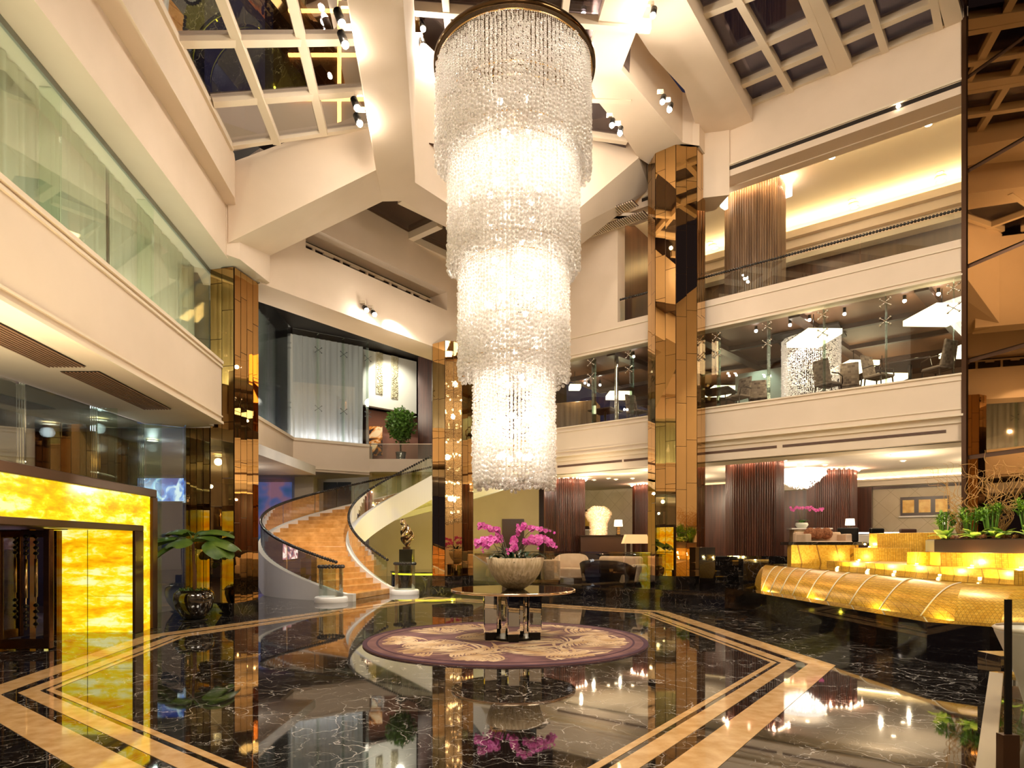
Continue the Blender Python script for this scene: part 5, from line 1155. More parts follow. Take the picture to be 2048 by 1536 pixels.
for ti, (r, zt, zb_) in enumerate(tiers):
    nb = NB(); H = zt - zb_; zm = zt - H * (.30 if ti else .42)
    # fine strand curtain (upper part of the tier, slightly outside)
    rs = r * (1.0 if ti else .985); nst = int(2 * math.pi * rs / .034); sp = .026
    zs__ = np.arange(zm - .15, zt, sp)
    ang = np.arange(nst) * 2 * math.pi / nst
    A, ZZ = np.meshgrid(ang, zs__); rad = rs + .018 * np.sin(A * 9)
    nb.scatter(*OC, np.stack([ccx + rad * np.cos(A), ccy + rad * np.sin(A), ZZ], -1).reshape(-1, 3), np.full(A.size, .0105))
    so_ = nb.build('bead_strands', CR1, ch)
    nb = NB()
    # hanging strings of crystal balls, growing downwards, two shells
    for sh, (rr, pitch) in enumerate(((r - .03, .060), (r - .14, .066))):
        n_ = int(2 * math.pi * rr / pitch)
        for c_ in range(n_):
            a = c_ * 2 * math.pi / n_; z = zt - .03 - rng.random() * .05; wob = .03 * math.sin(a * 6); zend = zb_ + .06 * math.sin(a * 5 + ti); P_, Q_ = [], []
            while z > zend:
                f = (zt - z) / H; br_ = (.017 + .0145 * min(1, f * 1.2)) * (1.25 if rng.random() < .12 else rng.uniform(.82, 1.08)); rd_ = rr + wob + rng.normal(0, .008); aa = a + rng.normal(0, .004)
                P_.append((ccx + rd_ * math.cos(aa), ccy + rd_ * math.sin(aa), z)); Q_.append(br_); z -= br_ * 2.25
            nb.scatter(*(I1 if sh else I2), P_, Q_)
    lab(nb.build('crystal_tier', CR1, ch), ('widest top', 'second', 'third', 'narrowest lowest')[ti] + ' tier of crystal balls')
    for z, rr in ((zt, r - .02), (zm, r - .1), (zb_ + .25, r - .16)): m_ = MB(); m_.tube([(ccx + rr * math.cos(k * math.pi / 36), ccy + rr * math.sin(k * math.pi / 36), z) for k in range(72)], .012, 5, closed=True); m_.build('ring', GOLDM, ch)
nb = NB(); C = []
for _ in range(900):
    a, rr = rng.random() * 6.283, .6 * rng.random() ** .5; C.append((ccx + rr * math.cos(a), ccy + rr * math.sin(a), 2.46 + rng.uniform(-.03, .05)))
nb.scatter(*I1, C, rng.uniform(.018, .03, 900)); lab(nb.build('bottom_cluster', CR1, ch), 'closed underside of crystal balls')
BLB = glow('bulb_glow', (1, .90, .80), 30)
for z in np.arange(2.9, 8.9, .6):
    for k in range(6): a = k * 1.047 + z; rr = (.25 if z < 4.2 else .4); m_ = MB(); m_.ball((ccx + rr * math.cos(a), ccy + rr * math.sin(a), z), .05, 8); m_.build('bulb', BLB, ch)

m_ = MB(); m_.box(-1.75, 28.0, 6.35, -1.35, 28.06, 6.6)
t = thing('exit_sign', 'small green lit sign between the left mirror column and the chandelier', 'sign', (-1.55, 28.03, 6.35)); m_.build('face', glow('exit_green', (.02, .8, .3), 1.2), t)
m_ = MB(); m_.box(-1.57, 28.0, 6.6, -1.53, 28.04, 11.1); m_.build('rod', BLACKM, t)
# =================================================================== SPOTLIGHTS ON THE BEAMS
LA_ = (a0.x, a0.y, dA.x, dA.y); RA_ = (a1.x, a1.y, dA.x, dA.y)
dl_ = Vector(Z(1205, 0, zJ)); DLn = (dl_.x, dl_.y, dA.x, dA.y); dr_ = Vector(Z(1300, 0, zJ)); DRn = (dr_.x, dr_.y, dA.x, dA.y)
def offl(l, o): q = at(l, 0, o); return (q[0], q[1], l[2], l[3])
SPOTS = [((683, 45), offl(LA_, -.16), 'on the long beam, uppermost on its gallery side'), ((690, 88), offl(LA_, -.16), 'on the long beam, second down on its gallery side'), ((714, 215), offl(LA_, -.16), 'on the long beam, third down on its gallery side'), ((719, 246), offl(LA_, -.16), 'on the long beam, lowest on its gallery side'),
         ((846, 57), offl(RA_, .16), 'on the long beam, uppermost beside the chandelier'), ((846, 92), offl(RA_, .16), 'on the long beam, second down beside the chandelier'), ((847, 228), offl(RA_, .16), 'on the long beam, third down beside the chandelier'), ((847, 256), offl(RA_, .16), 'on the long beam, lowest beside the chandelier'),
         ((1167, 28), offl(DLn, -.16), 'on the broad beam, just right of the chandelier canopy'), ((1306, 30), offl(DRn, .16), 'on the broad beam, on its side towards the right skylight'),
         ((1224, 250), None, 'upper one of the pair under the small roof pane right of the chandelier'), ((1240, 266), None, 'lower one of the pair under the small roof pane right of the chandelier'), ((1325, 203), None, 'upper one of the pair above the right mirror column'), ((1339, 219), None, 'lower one of the pair above the right mirror column'),
         ((733, 620), offl(EL, .2), 'left one of the pair on the bridge beam'), ((749, 629), offl(EL, .2), 'right one of the pair on the bridge beam')]
SPL = glow('spot_lens', (1, .90, .78), 220)
for i, ((x, y), l, lb_) in enumerate(SPOTS):
    p = Vector(LZ(x, y, l)) if l else Vector(D(x, y, 14.4 if i < 12 else 14.2))
    t = thing('spotlight', 'bright spotlight ' + lb_, 'spotlight', tuple(p), 'beam spotlights')
    aim = (Vector((.5, 9, 1)) - p).normalized()
    m_ = MB(); m_.tube([tuple(p - aim * .2), tuple(p)], .065, 12); m_.build('body', BLACKM, t)
    m_ = MB(); m_.ball(tuple(p + aim * .012), .058, 10); m_.build('lens', SPL, t)
    m_ = MB(); m_.tube([tuple(p - aim * .12), tuple(p - aim * .12 + Vector((0, 0, .16)))], .015, 6)
    sd = -1 if i in (0, 1, 2, 3, 8) else 1
    m_.seg(tuple(p - aim * .12 + Vector((0, 0, .16))), tuple(p - aim * .12 + Vector((-.14 * sd, 0, .16))), .05, .08); m_.build('bracket', TRIM, t)
    SPW[i] and point_light(tuple(p + aim * .16), SPW[i], (1, .86, .70), .05)
# bright spots on rug and floor
spot_light((-1.7, 7.0, 9.2), (-.9, 9.9, 0), 900, (1, .95, .85), 14, .05)
spot_light((3.0, 10.5, 12.4), (4.4, 7.2, 0), 900, (1, .93, .8), 14, .05)

# =================================================================== FOUNTAIN
MOS = mat('gold_mosaic', rough=.3, metal=.3)
def tex_mosaic(m, c1, c2, s):
    co = coords(m, (1, 1, 1), (.02, .03, .11)); v = nd(m, 'ShaderNodeTexVoronoi', feature='F1', distance='CHEBYCHEV', Scale=1 / s, Randomness=0.0); ln(m, co, v.inputs['Vector'])
    sp = nd(m, 'ShaderNodeSeparateColor'); ln(m, v.outputs['Color'], sp.inputs[0]); wn = nd(m, 'ShaderNodeTexWhiteNoise'); ln(m, v.outputs['Position'], wn.inputs['Vector'])
    r = ramp(m, [(0, c2), (1, c1)]); ln(m, wn.outputs['Value'], r.inputs[0])
    gt = nd(m, 'ShaderNodeMath', operation='GREATER_THAN'); ln(m, v.outputs['Distance'], gt.inputs[0]); gt.inputs[1].default_value = .465
    n = nd(m, 'ShaderNodeTexNoise', Scale=2.5, Detail=4); ln(m, co, n.inputs['Vector']); r2 = ramp(m, [(.3, (.6, .5, .4)), (.7, (1, 1, 1))]); ln(m, n.outputs[0], r2.inputs[0])
    mx = nd(m, 'ShaderNodeMix', data_type='RGBA', blend_type='MULTIPLY'); mx.inputs[0].default_value = .5; ln(m, r.outputs[0], mx.inputs[6]); ln(m, r2.outputs[0], mx.inputs[7])
    m2 = nd(m, 'ShaderNodeMix', data_type='RGBA'); ln(m, gt.outputs[0], m2.inputs[0]); ln(m, mx.outputs[2], m2.inputs[6]); m2.inputs[7].default_value = (.30, .14, .02, 1); ln(m, m2.outputs[2], bsdf(m).inputs['Base Color'])
tex_mosaic(MOS, (.95, .60, .08), (.78, .42, .03), .035)
ft = thing('fountain', 'stepped gold mosaic fountain in a black marble basin on the right', 'fountain', (7.2, 11, 0))
OB = [(5.0, 14.5), (5.39, 8.02), (5.85, 7.56), (9.2, 5.0), (9.7, 9), (9.7, 15.4), (9.0, 16.3), (6.25, 16.15)]
IB = [(5.42, 14.35), (5.78, 8.2), (6.05, 7.95), (9.1, 5.6), (9.5, 9), (9.5, 15.2), (8.9, 16.0), (6.4, 15.85)]
m_ = MB()
for i in range(8):
    j = (i + 1) % 8; m_.hull([(*OB[i], 0), (*OB[j], 0), (*IB[j], 0), (*IB[i], 0)], [(*OB[i], .5), (*OB[j], .5), (*IB[j], .5), (*IB[i], .5)])
m_.build('basin_wall', BASIN, ft)
m_ = MB(); m_.prism(IB, 0, .40); m_.build('water', mat('dark_water', (.02, .012, .004), .02, ior=1.8), ft)
Bt = [(6.05, 15.4, .42), (5.72, 14.2, .42), (5.98, 8.35, .42), (6.3, 7.95, .42), (9.2, 5.85, .42)]
Tt = [(6.6, 15.9, 1.0), (6.32, 15.4, 1.0), (6.62, 9.0, .94), (7.0, 8.5, .93), (9.3, 6.9, .93)]
m_ = MB(); K = 12
for i in range(4):
    nn_ = 40 if i == 1 else 6; vs = []
    for a in range(nn_ + 1):
        f = a / nn_; B = Vector(Bt[i]).lerp(Vector(Bt[i + 1]), f); T = Vector(Tt[i]).lerp(Vector(Tt[i + 1]), f)
        for k in range(K + 1):
            t_ = k / K * math.pi / 2; h = 1 - math.cos(t_); z = math.sin(t_); vs.append((B.x + (T.x - B.x) * h, B.y + (T.y - B.y) * h, B.z + (T.z - B.z) * z))
    m_.add(vs, [(a * (K + 1) + k, (a + 1) * (K + 1) + k, (a + 1) * (K + 1) + k + 1, a * (K + 1) + k + 1) for a in range(nn_) for k in range(K)], True)
m_.build('curved_cascade', MOS, ft)
m_ = MB(); m_.hull([(p[0] + .12, p[1] + .02, .3) for p in Tt] + [(9.6, 9, .3), (9.6, 15.5, .3), (8.9, 16.1, .3)], [(*p[:2], p[2] - .01) for p in Tt] + [(9.6, 9, .94), (9.6, 15.5, 1.0), (8.9, 16.1, 1.0)]); m_.build('lower_ledge', MOS, ft)
m_ = MB(); m_.prism([(7.75, 15.2), (7.72, 9.5), (8.3, 8.8), (9.6, 7.8), (9.6, 15.4)], .9, 1.11); m_.build('middle_ledge', MOS, ft)
m_ = MB(); m_.prism([(8.75, 16.0), (8.72, 15.75), (9.65, 14.9), (9.7, 15.7)], 1.0, 1.43); m_.build('upper_block', MOS, ft, .02)
m_ = MB(); m_.prism([(9.25, 16.0), (9.3, 15.72), (9.95, 15.0), (10.15, 14.6), (10.25, 15.4), (9.8, 16.4)], 1.0, 1.80); m_.build('top_block', MOS, ft, .02)
m_ = MB(); m_.prism([(7.35, 16.25), (8.95, 15.95), (9.2, 16.5), (7.4, 16.6)], .3, 1.5); m_.build('back_wall', MOS, ft)
m_ = MB(); m_.prism([(7.3, 16.3), (9.2, 16.0), (9.5, 16.6), (7.3, 16.8)], 1.5, 1.58); m_.build('back_coping', BLKM, ft)
m_ = MB(); m_.prism([(8.05, 11.6), (8.5, 9.75), (9.0, 9.2), (9.6, 9.2), (9.6, 12.4), (8.3, 12.4)], .95, 1.36); m_.prism([(8.62, 9.9), (8.55, 9.3), (9.2, 8.8), (9.5, 9.4)], .95, 1.36); m_.build('planter_wall', MOS, ft)
m_ = MB(); m_.prism([(7.9, 12.35), (7.95, 12.15), (8.3, 12.15), (8.3, 12.5)], 1.0, 1.36); lab(m_.build('lit_block', MOS, ft), 'small block lit by an underwater lamp')
WAT = thin_glass('shallow_water', (1, .96, .85), .06, .02)
m_ = MB(); m_.hull([(*p[:2], p[2] + .005) for p in Tt] + [(9.6, 9, .95), (9.6, 15.5, 1.01), (8.9, 16.1, 1.01)], [(*p[:2], p[2] + .02) for p in Tt] + [(9.6, 9, .965), (9.6, 15.5, 1.025), (8.9, 16.1, 1.025)])
WATB = nd(WAT, 'ShaderNodeBump', Strength=.25, Distance=.01); wn_ = nd(WAT, 'ShaderNodeTexNoise', Scale=6.0); ln(WAT, wn_.outputs[0], WATB.inputs['Height'])
for n in WAT.node_tree.nodes:
    if n.type == 'BSDF_GLOSSY': ln(WAT, WATB.outputs[0], n.inputs['Normal'])
lab(m_.build('water_sheet', WAT, ft), 'thin sheet of water on the ledge')
STR = mat('water_streak', (.85, .78, .6), .2)
for i in range(9):
    f = (.02, .09, .17, .26, .36, .47, .60, .74, .90)[i]; B = Vector(Bt[1]).lerp(Vector(Bt[2]), f); T = Vector(Tt[1]).lerp(Vector(Tt[2]), f - .01); pts_ = []
    for k in range(13):
        t_ = k / 12 * math.pi / 2; h = 1 - math.cos(t_); z = math.sin(t_); pts_.append((B.x + (T.x - B.x) * h - .004, B.y + (T.y - B.y) * h - .75 * k / 12 + .1, B.z + (T.z - B.z) * z))
    m_ = MB(); m_.tube(pts_, .011, 6); m_.build('water_jet', STR, ft)
UL = glow('underwater_lamp', (1, .88, .45), 45)
for i, (x, y, z) in enumerate(((7.55, 14.3, .99), (7.5, 13.0, .98), (7.5, 12.1, .98), (7.55, 10.9, .97), (7.9, 12.05, 1.13), (8.12, 10.9, 1.13), (8.33, 10.1, 1.13), (8.6, 15.3, 1.13), (7.5, 9.9, .97), (9.2, 15.9, 1.45))):
    m_ = MB(); m_.cyl((x, y, z), .022, .012, 12); m_.build('underwater_lamp', UL, ft); point_light((x - .03, y, z + .07), 22 if i in (4, 5, 6) else 11, (1, .76, .25), .02)
for x, y in ((5.2, 12.8), (5.5, 9.4), (6.4, 7.4)): pass
for y in (14, 12, 10, 8.6): point_light((5.63 + (14 - y) * .04, y, .47), 4, (1, .72, .2), .015)
# planter and plants
plt = thing('planter_box', 'long dark planter box on top of the fountain at the right edge', 'planter', (8.6, 11, 1.36))
PO = [(8.0, 11.7), (8.6, 9.3), (9.6, 9.3), (9.6, 12.4), (8.3, 12.4)]
m_ = MB(); m_.prism(PO, 1.36, 1.60); m_.build('box', mat('planter_brown', (.035, .014, .008), .4), plt, .01)
m_ = MB(); m_.prism([(p[0] * .97 + .26, p[1] * .97 + .33) for p in PO], 1.6, 1.61); m_.build('soil', DARK, plt)
BAM = mat('bamboo_green', (.12, .26, .03), .35); BAML = mat('bamboo_leaf', rough=.45); noisy(BAML, (.10, .26, .02), (.30, .50, .06), 6)
bnames = ('leftmost, nearest the reception', 'second from the reception side', 'third from the reception side', 'fourth, in front of the curly branches', 'rightmost at the frame edge', 'half hidden at the right edge')
for i, (x, y, h) in enumerate(((8.25, 11.75, .62), (8.42, 11.35, .66), (8.5, 10.95, .78), (8.6, 10.3, .84), (8.75, 9.95, .8), (8.9, 9.6, .7))):
    t = thing('bamboo_bunch', 'tied bunch of green lucky bamboo in the planter, ' + bnames[i], 'plant', (x, y, 1.61), 'bamboo bunches'); rnd = random.Random(40 + i); tops = []
    for k in range(13):
        a = k * 2.4; r0 = .015 + .05 * rnd.random(); r1 = r0 + .09; p0 = (x + r0 * math.cos(a), y + r0 * math.sin(a), 1.6); p1 = (x + r1 * math.cos(a), y + r1 * math.sin(a), 1.6 + h * rnd.uniform(.62, .85)); tops.append(p1)
        m_ = MB(); m_.tube([p0, tuple(Vector(p0).lerp(Vector(p1), .5)), p1], .011, 6); m_.build('stalk', BAM, t)
    m_ = MB()
    for p in tops:
        for k in range(16): blade(m_, (p[0], p[1], p[2] - rnd.uniform(0, .16)), rnd.random() * 6.28, rnd.uniform(.10, .19), .013, rnd.uniform(.1, 1.4), 1.2, 4)
    m_.build('foliage', BAML, t)
BRL = mat('broad_leaf', rough=.35); noisy(BRL, (.16, .34, .04), (.50, .62, .20), 9)
for i, (x, y) in enumerate(((8.1, 11.5), (8.25, 11.0), (8.35, 10.6), (8.5, 10.05), (8.6, 9.7), (8.75, 9.4))):
    t = thing('broad_leaf_plant', 'pale green broad-leaved plant at the planter edge, ' + ('nearest the reception', 'second from the reception side', 'third from the reception side', 'fourth, below the tallest bamboo', 'fifth, near the frame edge', 'last at the frame edge')[i], 'plant', (x, y, 1.61), 'broad-leaved plants'); rnd = random.Random(60 + i)
    for k in range(15):
        m_ = MB(); blade(m_, (x + rnd.uniform(-.05, .05), y + rnd.uniform(-.08, .08), 1.62), k * 2.4, rnd.uniform(.22, .36), rnd.uniform(.055, .085), rnd.uniform(.4, 1.25), rnd.uniform(.7, 1.5), 8, .15); m_.build('leaf', BRL, t)
CONE = mat('cone_brown', (.20, .08, .04), .6); rnd = random.Random(77)
m_ = MB()
for k in range(5):
    z = .012 + k * .012; r_ = (.030, .036, .032, .022, .01)[k]
    for q in range(8): a = q * .785 + k * .4; m_.add([(0, 0, z), (r_ * math.cos(a - .3), r_ * math.sin(a - .3), z + .004), (r_ * 1.15 * math.cos(a), r_ * 1.15 * math.sin(a), z + .012), (r_ * math.cos(a + .3), r_ * math.sin(a + .3), z + .004)], [(0, 1, 2, 3)])
m_.ball((0, 0, .035), .024, 8, 1.3)
cone = tag(m_.build('pine_cone', CONE), 'small brown pine cone lying along the front edge of the planter', 'pine cone', 'pine cones along the planter edge')
A_, B_ = Vector((8.05, 11.6)), Vector((8.62, 9.35))
for i in range(46):
    f = i / 45; o = cone if i == 0 else cone.copy()
    if i: COL.objects.link(o)
    p = A_.lerp(B_, f) + Vector((rnd.uniform(.02, .16), rnd.uniform(-.02, .02))); o.location = (p.x, p.y, 1.605); o.rotation_euler = (rnd.uniform(-.6, .6), rnd.uniform(-.6, .6), rnd.random() * 6); s_ = rnd.uniform(.9, 1.4); o.scale = (s_, s_, s_)
TWG = mat('willow_gold', (.50, .27, .08), .55)
for i, (x, y) in enumerate(((8.35, 11.5), (8.7, 11.0), (8.9, 10.3), (9.1, 9.9))):
    t = thing('curly_willow', 'spray of curly golden willow twigs rising from the planter, ' + ('thin one nearest the reception', 'second from the reception side', 'third, dense one', 'last at the frame edge')[i], 'branches', (x, y, 1.61), 'curly willow sprays'); rnd = random.Random(90 + i)
    for k in range(28 if i else 16):
        p = Vector((x, y, 1.6)); a = rnd.random() * 6.28; d = Vector((math.cos(a) * .35, math.sin(a) * .35, 1)).normalized(); pts_ = [tuple(p)]; ph = rnd.random() * 6; curl = rnd.uniform(.8, 1.5)
        for s_ in range(34):
            u = Vector((math.sin(ph + s_ * .8), math.cos(ph * 1.3 + s_ * .95), math.sin(ph + s_ * .55) * .55)) * curl * min(1, s_ / 9)
            dd_ = (d + u).normalized(); p = p + dd_ * .062
            if s_ > 20: d = (d + Vector((math.cos(a), math.sin(a), -.45)) * .08).normalized()
            pts_.append(tuple(p))
        m_ = MB(); m_.tube(pts_, [.0075 * (1 - .7 * q / 34) for q in range(35)], 5); m_.build('twig', TWG, t)
point_light((7.3, 10.2, 3.4), 60, (1, .9, .75), .1)
# near pool at the bottom right
np_ = thing('side_pool', 'low dark reflecting pool with a pale stone rim at the bottom right', 'pool', (4.5, 4, 0))
PP = [(4.53, 5.86), (2.49, 3.32), (1.6, 2.2), (7, 2.2), (7.2, 5.75)]
m_ = MB(); m_.prism(PP, 0, .27); m_.build('body', BASIN, np_)
m_ = MB(); m_.prism([(4.60, 5.8), (2.56, 3.27), (1.7, 2.2), (7, 2.2), (7.1, 5.7)], .27, .275); m_.build('water', mat('pool_water', (.03, .02, .008), .02, ior=1.9), np_)
m_ = MB(); m_.prism([(4.53, 5.86), (2.49, 3.32), (1.6, 2.2), (1.68, 2.17), (2.56, 3.27), (4.6, 5.78)], .27, .30); m_.build('stone_rim', mat('rim_stone', (.36, .29, .19), .5), np_, .004)
m_ = MB(); m_.prism([(4.53, 5.86), (7.2, 5.75), (7.1, 5.45), (4.78, 5.55)], .27, .30); m_.build('mosaic_rim', MOS, np_)
m_ = MB(); m_.box(4.75, 6.0, 0, 6.95, 6.3, .42)
kb = structure('wall_kerb', m_, BLKM, 'low black marble kerb between the fountain and the side pool', 'kerb')
m_ = MB()
for k in range(3): m_.box(4.80 + k * .045, 5.99, .02, 4.815 + k * .045, 6.0, .42)
m_.build('inlay', WHITE, kb)
gp_ = thing('glass_screen', 'frameless glass screen with a slim black post at the right edge', 'screen', (2.43, 3.0, .28))
m_ = MB(); m_.box(2.40, 3.0, .28, 2.43, 3.012, 1.235); m_.build('post', BLACKM, gp_)
m_ = MB(); m_.box(2.375, 2.985, .28, 2.455, 3.03, .58); m_.build('post_shoe', BRONZE, gp_)
m_ = MB(); m_.box(2.435, 3.0, .30, 4.2, 3.01, 1.235); m_.build('pane', GC, gp_)
vs_ = thing('white_vase', 'white flared vase at the right edge beside the glass post', 'vase', (3.62, 4.2, .30))
m_ = MB(); m_.lathe([(.001, 0), (.12, 0), (.10, .1), (.16, .34), (.27, .62), (.275, .65), (.25, .64), (.13, .34), (.001, .3)], (3.62, 4.2, .275), 40); m_.build('body', noisy(mat('vase_white', rough=.3), (.66, .60, .52), (.74, .68, .60), 4), vs_)
m_ = MB(); m_.lathe([(.265, .63), (.285, .65), (.265, .665)], (3.62, 4.2, .275), 40); m_.build('lip', TRIM, vs_)

# =================================================================== LOUNGE
CRM = noisy(mat('cream_upholstery', rough=.8), (.62, .45, .30), (.68, .50, .35), 5); BRN = noisy(mat('brown_leather', rough=.45), (.17, .075, .035), (.22, .10, .05), 4); DKB = mat('dark_leather', (.045, .018, .01), .35)
def tub(name, label, c, w_, d_, h, rz, body, trim_, group, seat=True, flare=.12):
    """curved-back seat: wrap-around shell, cushion, plinth"""
    t = thing(name, label, 'armchair' if w_ < 1.4 else 'sofa', (c[0], c[1], .3), group); ca, sa = math.cos(R(rz)), math.sin(R(rz))
    def T(x, y, z): return (c[0] + x * ca - y * sa, c[1] + x * sa + y * ca, .3 + z)
    n = 24; vs = []
    for i in range(n + 1):
        a = math.pi * (1.08 - 1.16 * (i / n)) - math.pi; ex = abs(math.cos(a)) ** .6 * (1 if math.cos(a) >= 0 else -1); ey = abs(math.sin(a)) ** .6 * (1 if math.sin(a) >= 0 else -1)
        hh = h * (.72 + .28 * abs(math.sin(a)) ** .8)
        for (k, z) in ((1 - flare, .06), (1.0, hh), (.90, hh + .02), (.80, .12)): vs.append(T(ex * w_ / 2 * k, ey * d_ / 2 * k, z))
    m_ = MB(); m_.add(vs, [(i * 4 + k, (i + 1) * 4 + k, (i + 1) * 4 + (k + 1) % 4, i * 4 + (k + 1) % 4) for i in range(n) for k in range(4)] + [(0, 1, 2, 3), (n * 4 + 3, n * 4 + 2, n * 4 + 1, n * 4)], True); m_.build('shell', body, t)
    m_ = MB(); m_.tube([tuple(Vector(vs[i * 4 + 1]).lerp(Vector(vs[i * 4 + 2]), .5)) for i in range(n + 1)], .022, 6); m_.build('piping', trim_, t)
    m_ = MB(); q = [T(x, y, 0)[:2] for x, y in ((-w_ * .4, -d_ * .4), (w_ * .4, -d_ * .4), (w_ * .4, d_ * .48), (-w_ * .4, d_ * .48))]; m_.prism(q, .4, .3 + h * .5); m_.build('seat_cushion', trim_, t, .05, 3)
    m_ = MB(); q = [T(x, y, 0)[:2] for x, y in ((-w_ * .4, -d_ * .4), (w_ * .4, -d_ * .4), (w_ * .4, d_ * .42), (-w_ * .4, d_ * .42))]; m_.prism(q, .3, .4); m_.build('base', DWOOD, t); return t
tub('lounge_chair', 'wide brown tub sofa with a pale edge, backing onto the glass rail', (2.85, 18.35), 1.75, .85, .74, -37, DKB, CRM, 'lounge seats')
tub('lounge_chair', 'brown leather armchair backing onto the rail, left of the flower bowl', (-1.2, 21.95), 1.3, .85, .80, -20, BRN, BRN, 'lounge seats')
tub('lounge_chair', 'cream tub chair with a curved back behind the wide brown sofa', (1.95, 20.7), 1.2, .9, .88, 165, CRM, CRM, 'lounge seats')
tub('lounge_chair', 'cream-backed tub chair just right of the flower bowl', (.2, 21.9), 1.0, .9, .85, 200, CRM, DKB, 'lounge seats')
t = thing('sofa', 'cream buttoned sofa beside the right mirror column', 'sofa', (3.3, 19.5, .3))
m_ = MB(); m_.cbox((3.47, 19.72, .36), 1.5, .25, .78, R(-38)); m_.build('backrest', CRM, t, .09, 4)
m_ = MB(); m_.cbox((3.22, 19.38, .36), 1.3, .7, .34, R(-38)); m_.build('seat', CRM, t, .07, 3)
for sx in (-.8, .8):
    m_ = MB(); m_.cbox((3.25 + sx * .8, 19.42 - sx * .62, .36), .2, .8, .55, R(-38)); m_.build('armrest', CRM, t, .08, 3)
m_ = MB(); m_.cbox((3.3, 19.5, .3), 1.45, .85, .06, R(-38)); m_.build('base', DWOOD, t)
TUF = noisy(mat('tufted_fabric', rough=.7), (.50, .34, .20), (.62, .44, .28), 12, bump=.6)
t = thing('tufted_bench', 'square tufted beige bench right of the flower bowl', 'bench', (1.25, 20.1, .3))
m_ = MB(); m_.cbox((1.25, 20.1, .36), .55, .8, .66, R(4)); m_.build('cushion', TUF, t, .04, 3)
m_ = MB(); m_.cbox((1.25, 20.1, .3), .5, .75, .06, R(4)); m_.build('base', DWOOD, t)
for i, (x0, x1) in enumerate(((905, 985), (987, 1112), (1114, 1242), (1244, 1296))):
    p0, p1 = on(x0, dl), on(x1, dl); m_ = MB(); v = (Vector(p1) - Vector(p0)).normalized(); n = Vector((-v.y, v.x)); b0_, b1_ = Vector(p0) + n * .15, Vector(p1) + n * .15
    m_.prism([tuple(b0_ + v * .01), tuple(b1_ - v * .01), tuple(b1_ - v * .01 + n * .015), tuple(b0_ + v * .01 + n * .015)], .3, 1.28)
    if i == 0: gb = thing('glass_balustrade', 'clear glass rail along the front of the raised lounge', 'balustrade', (*p0, .3))
    m_.build('pane', thin_glass('lounge_glass', (.93, .93, .9), .07), gb)
m_ = MB(); p0, p1 = on(905, dl), on(1296, dl); v = (Vector(p1) - Vector(p0)).normalized(); n = Vector((-v.y, v.x)); b0_, b1_ = Vector(p0) + n * .14, Vector(p1) + n * .14
m_.prism([tuple(b0_), tuple(b1_), tuple(b1_ + n * .03), tuple(b0_ + n * .03)], 1.28, 1.30); m_.build('top_edge', CHROME, gb)
# =================================================================== RECEPTION TERRACE
zt = 1.17
BUF = thing('buffet_counter', 'long dark buffet counter carrying the glowing coral lamp', 'counter', (3.4, 24.0, zt))
m_ = MB(); m_.box(2.65, 23.8, zt, 4.35, 24.5, 1.84); m_.build('body', DWOOD, BUF); m_ = MB(); m_.box(2.6, 23.75, 1.84, 4.4, 24.55, 1.88); m_.build('top', mat('counter_top', (.03, .015, .01), .1), BUF)
lp = thing('coral_lamp', 'big glowing lamp covered in pale spikes on the dark buffet counter', 'lamp', (3.38, 24.15, 1.88)); rnd = random.Random(4); lc = (3.38, 24.15)
def lampr(f): return (.34 + .03 * f) if f < .45 else .35 + .17 * math.sin((f - .45) / .55 * math.pi) ** .8 if f < .8 else .52 * math.sqrt(max(0, 1 - ((f - .62) / .40) ** 2))
m_ = MB(); m_.lathe([(max(.001, lampr(i / 24) * .82), 1.12 * i / 24) for i in range(25)], (*lc, 1.885), 32)
LG = mat('coral_glow', (.8, .6, .4), .6); g_ = nd(LG, 'ShaderNodeTexNoise', Scale=14.0); ln(LG, coords(LG), g_.inputs['Vector']); r = ramp(LG, [(.35, (1, .45, .15)), (.65, (1, .85, .6))]); ln(LG, g_.outputs[0], r.inputs[0]); ln(LG, r.outputs[0], bsdf(LG).inputs['Emission Color']); bsdf(LG).inputs['Emission Strength'].default_value = .75
m_.build('glowing_core', LG, lp)
m_ = MB()
for k in range(1500):
    f = rnd.random(); a = rnd.random() * 6.283; r_ = lampr(f); c = Vector((lc[0] + .8 * r_ * math.cos(a), lc[1] + .8 * r_ * math.sin(a), 1.89 + 1.12 * f)); d = Vector((math.cos(a), math.sin(a), (f - .5) * .8 + rnd.uniform(-.3, .3))).normalized()
    e = c + d * (.2 * r_ + .03); u = d.cross(Vector((0, 0, 1))).normalized() * .011; v = d.cross(u)
    m_.add([tuple(c + u), tuple(c - u * .5 + v * .9), tuple(c - u * .5 - v * .9), tuple(e)], [(0, 1, 3), (1, 2, 3), (2, 0, 3)])
m_.build('spikes', mat('coral_pale', (.80, .64, .45), .5, emit=(1, .7, .35), es=.12), lp)
point_light((lc[0], lc[1] - .8, 2.3), 16, (1, .7, .4), .3)
SHD = glow('shade_glow', (1, .86, .55), 1.6)
def table_lamp(p, s, label, shade=SHD):
    t = thing('table_lamp', label, 'lamp', p, 'table lamps'); m_ = MB(); m_.lathe([(.13 * s, .30 * s), (.15 * s, .30 * s), (.13 * s, .52 * s), (.125 * s, .52 * s)], p, 20); m_.build('shade', shade, t)
    m_ = MB()
    for z in (.03, .12, .21): m_.cbox((p[0], p[1], p[2] + z * s), .1 * s, .1 * s, .075 * s)
    m_.build('stem', GOLDM, t); m_ = MB(); m_.cbox(p, .14 * s, .14 * s, .03 * s); m_.build('base', BLACKM, t); return t
table_lamp((4.15, 24.1, 1.88), 1.15, 'table lamp with a green-white drum shade beside the coral lamp')
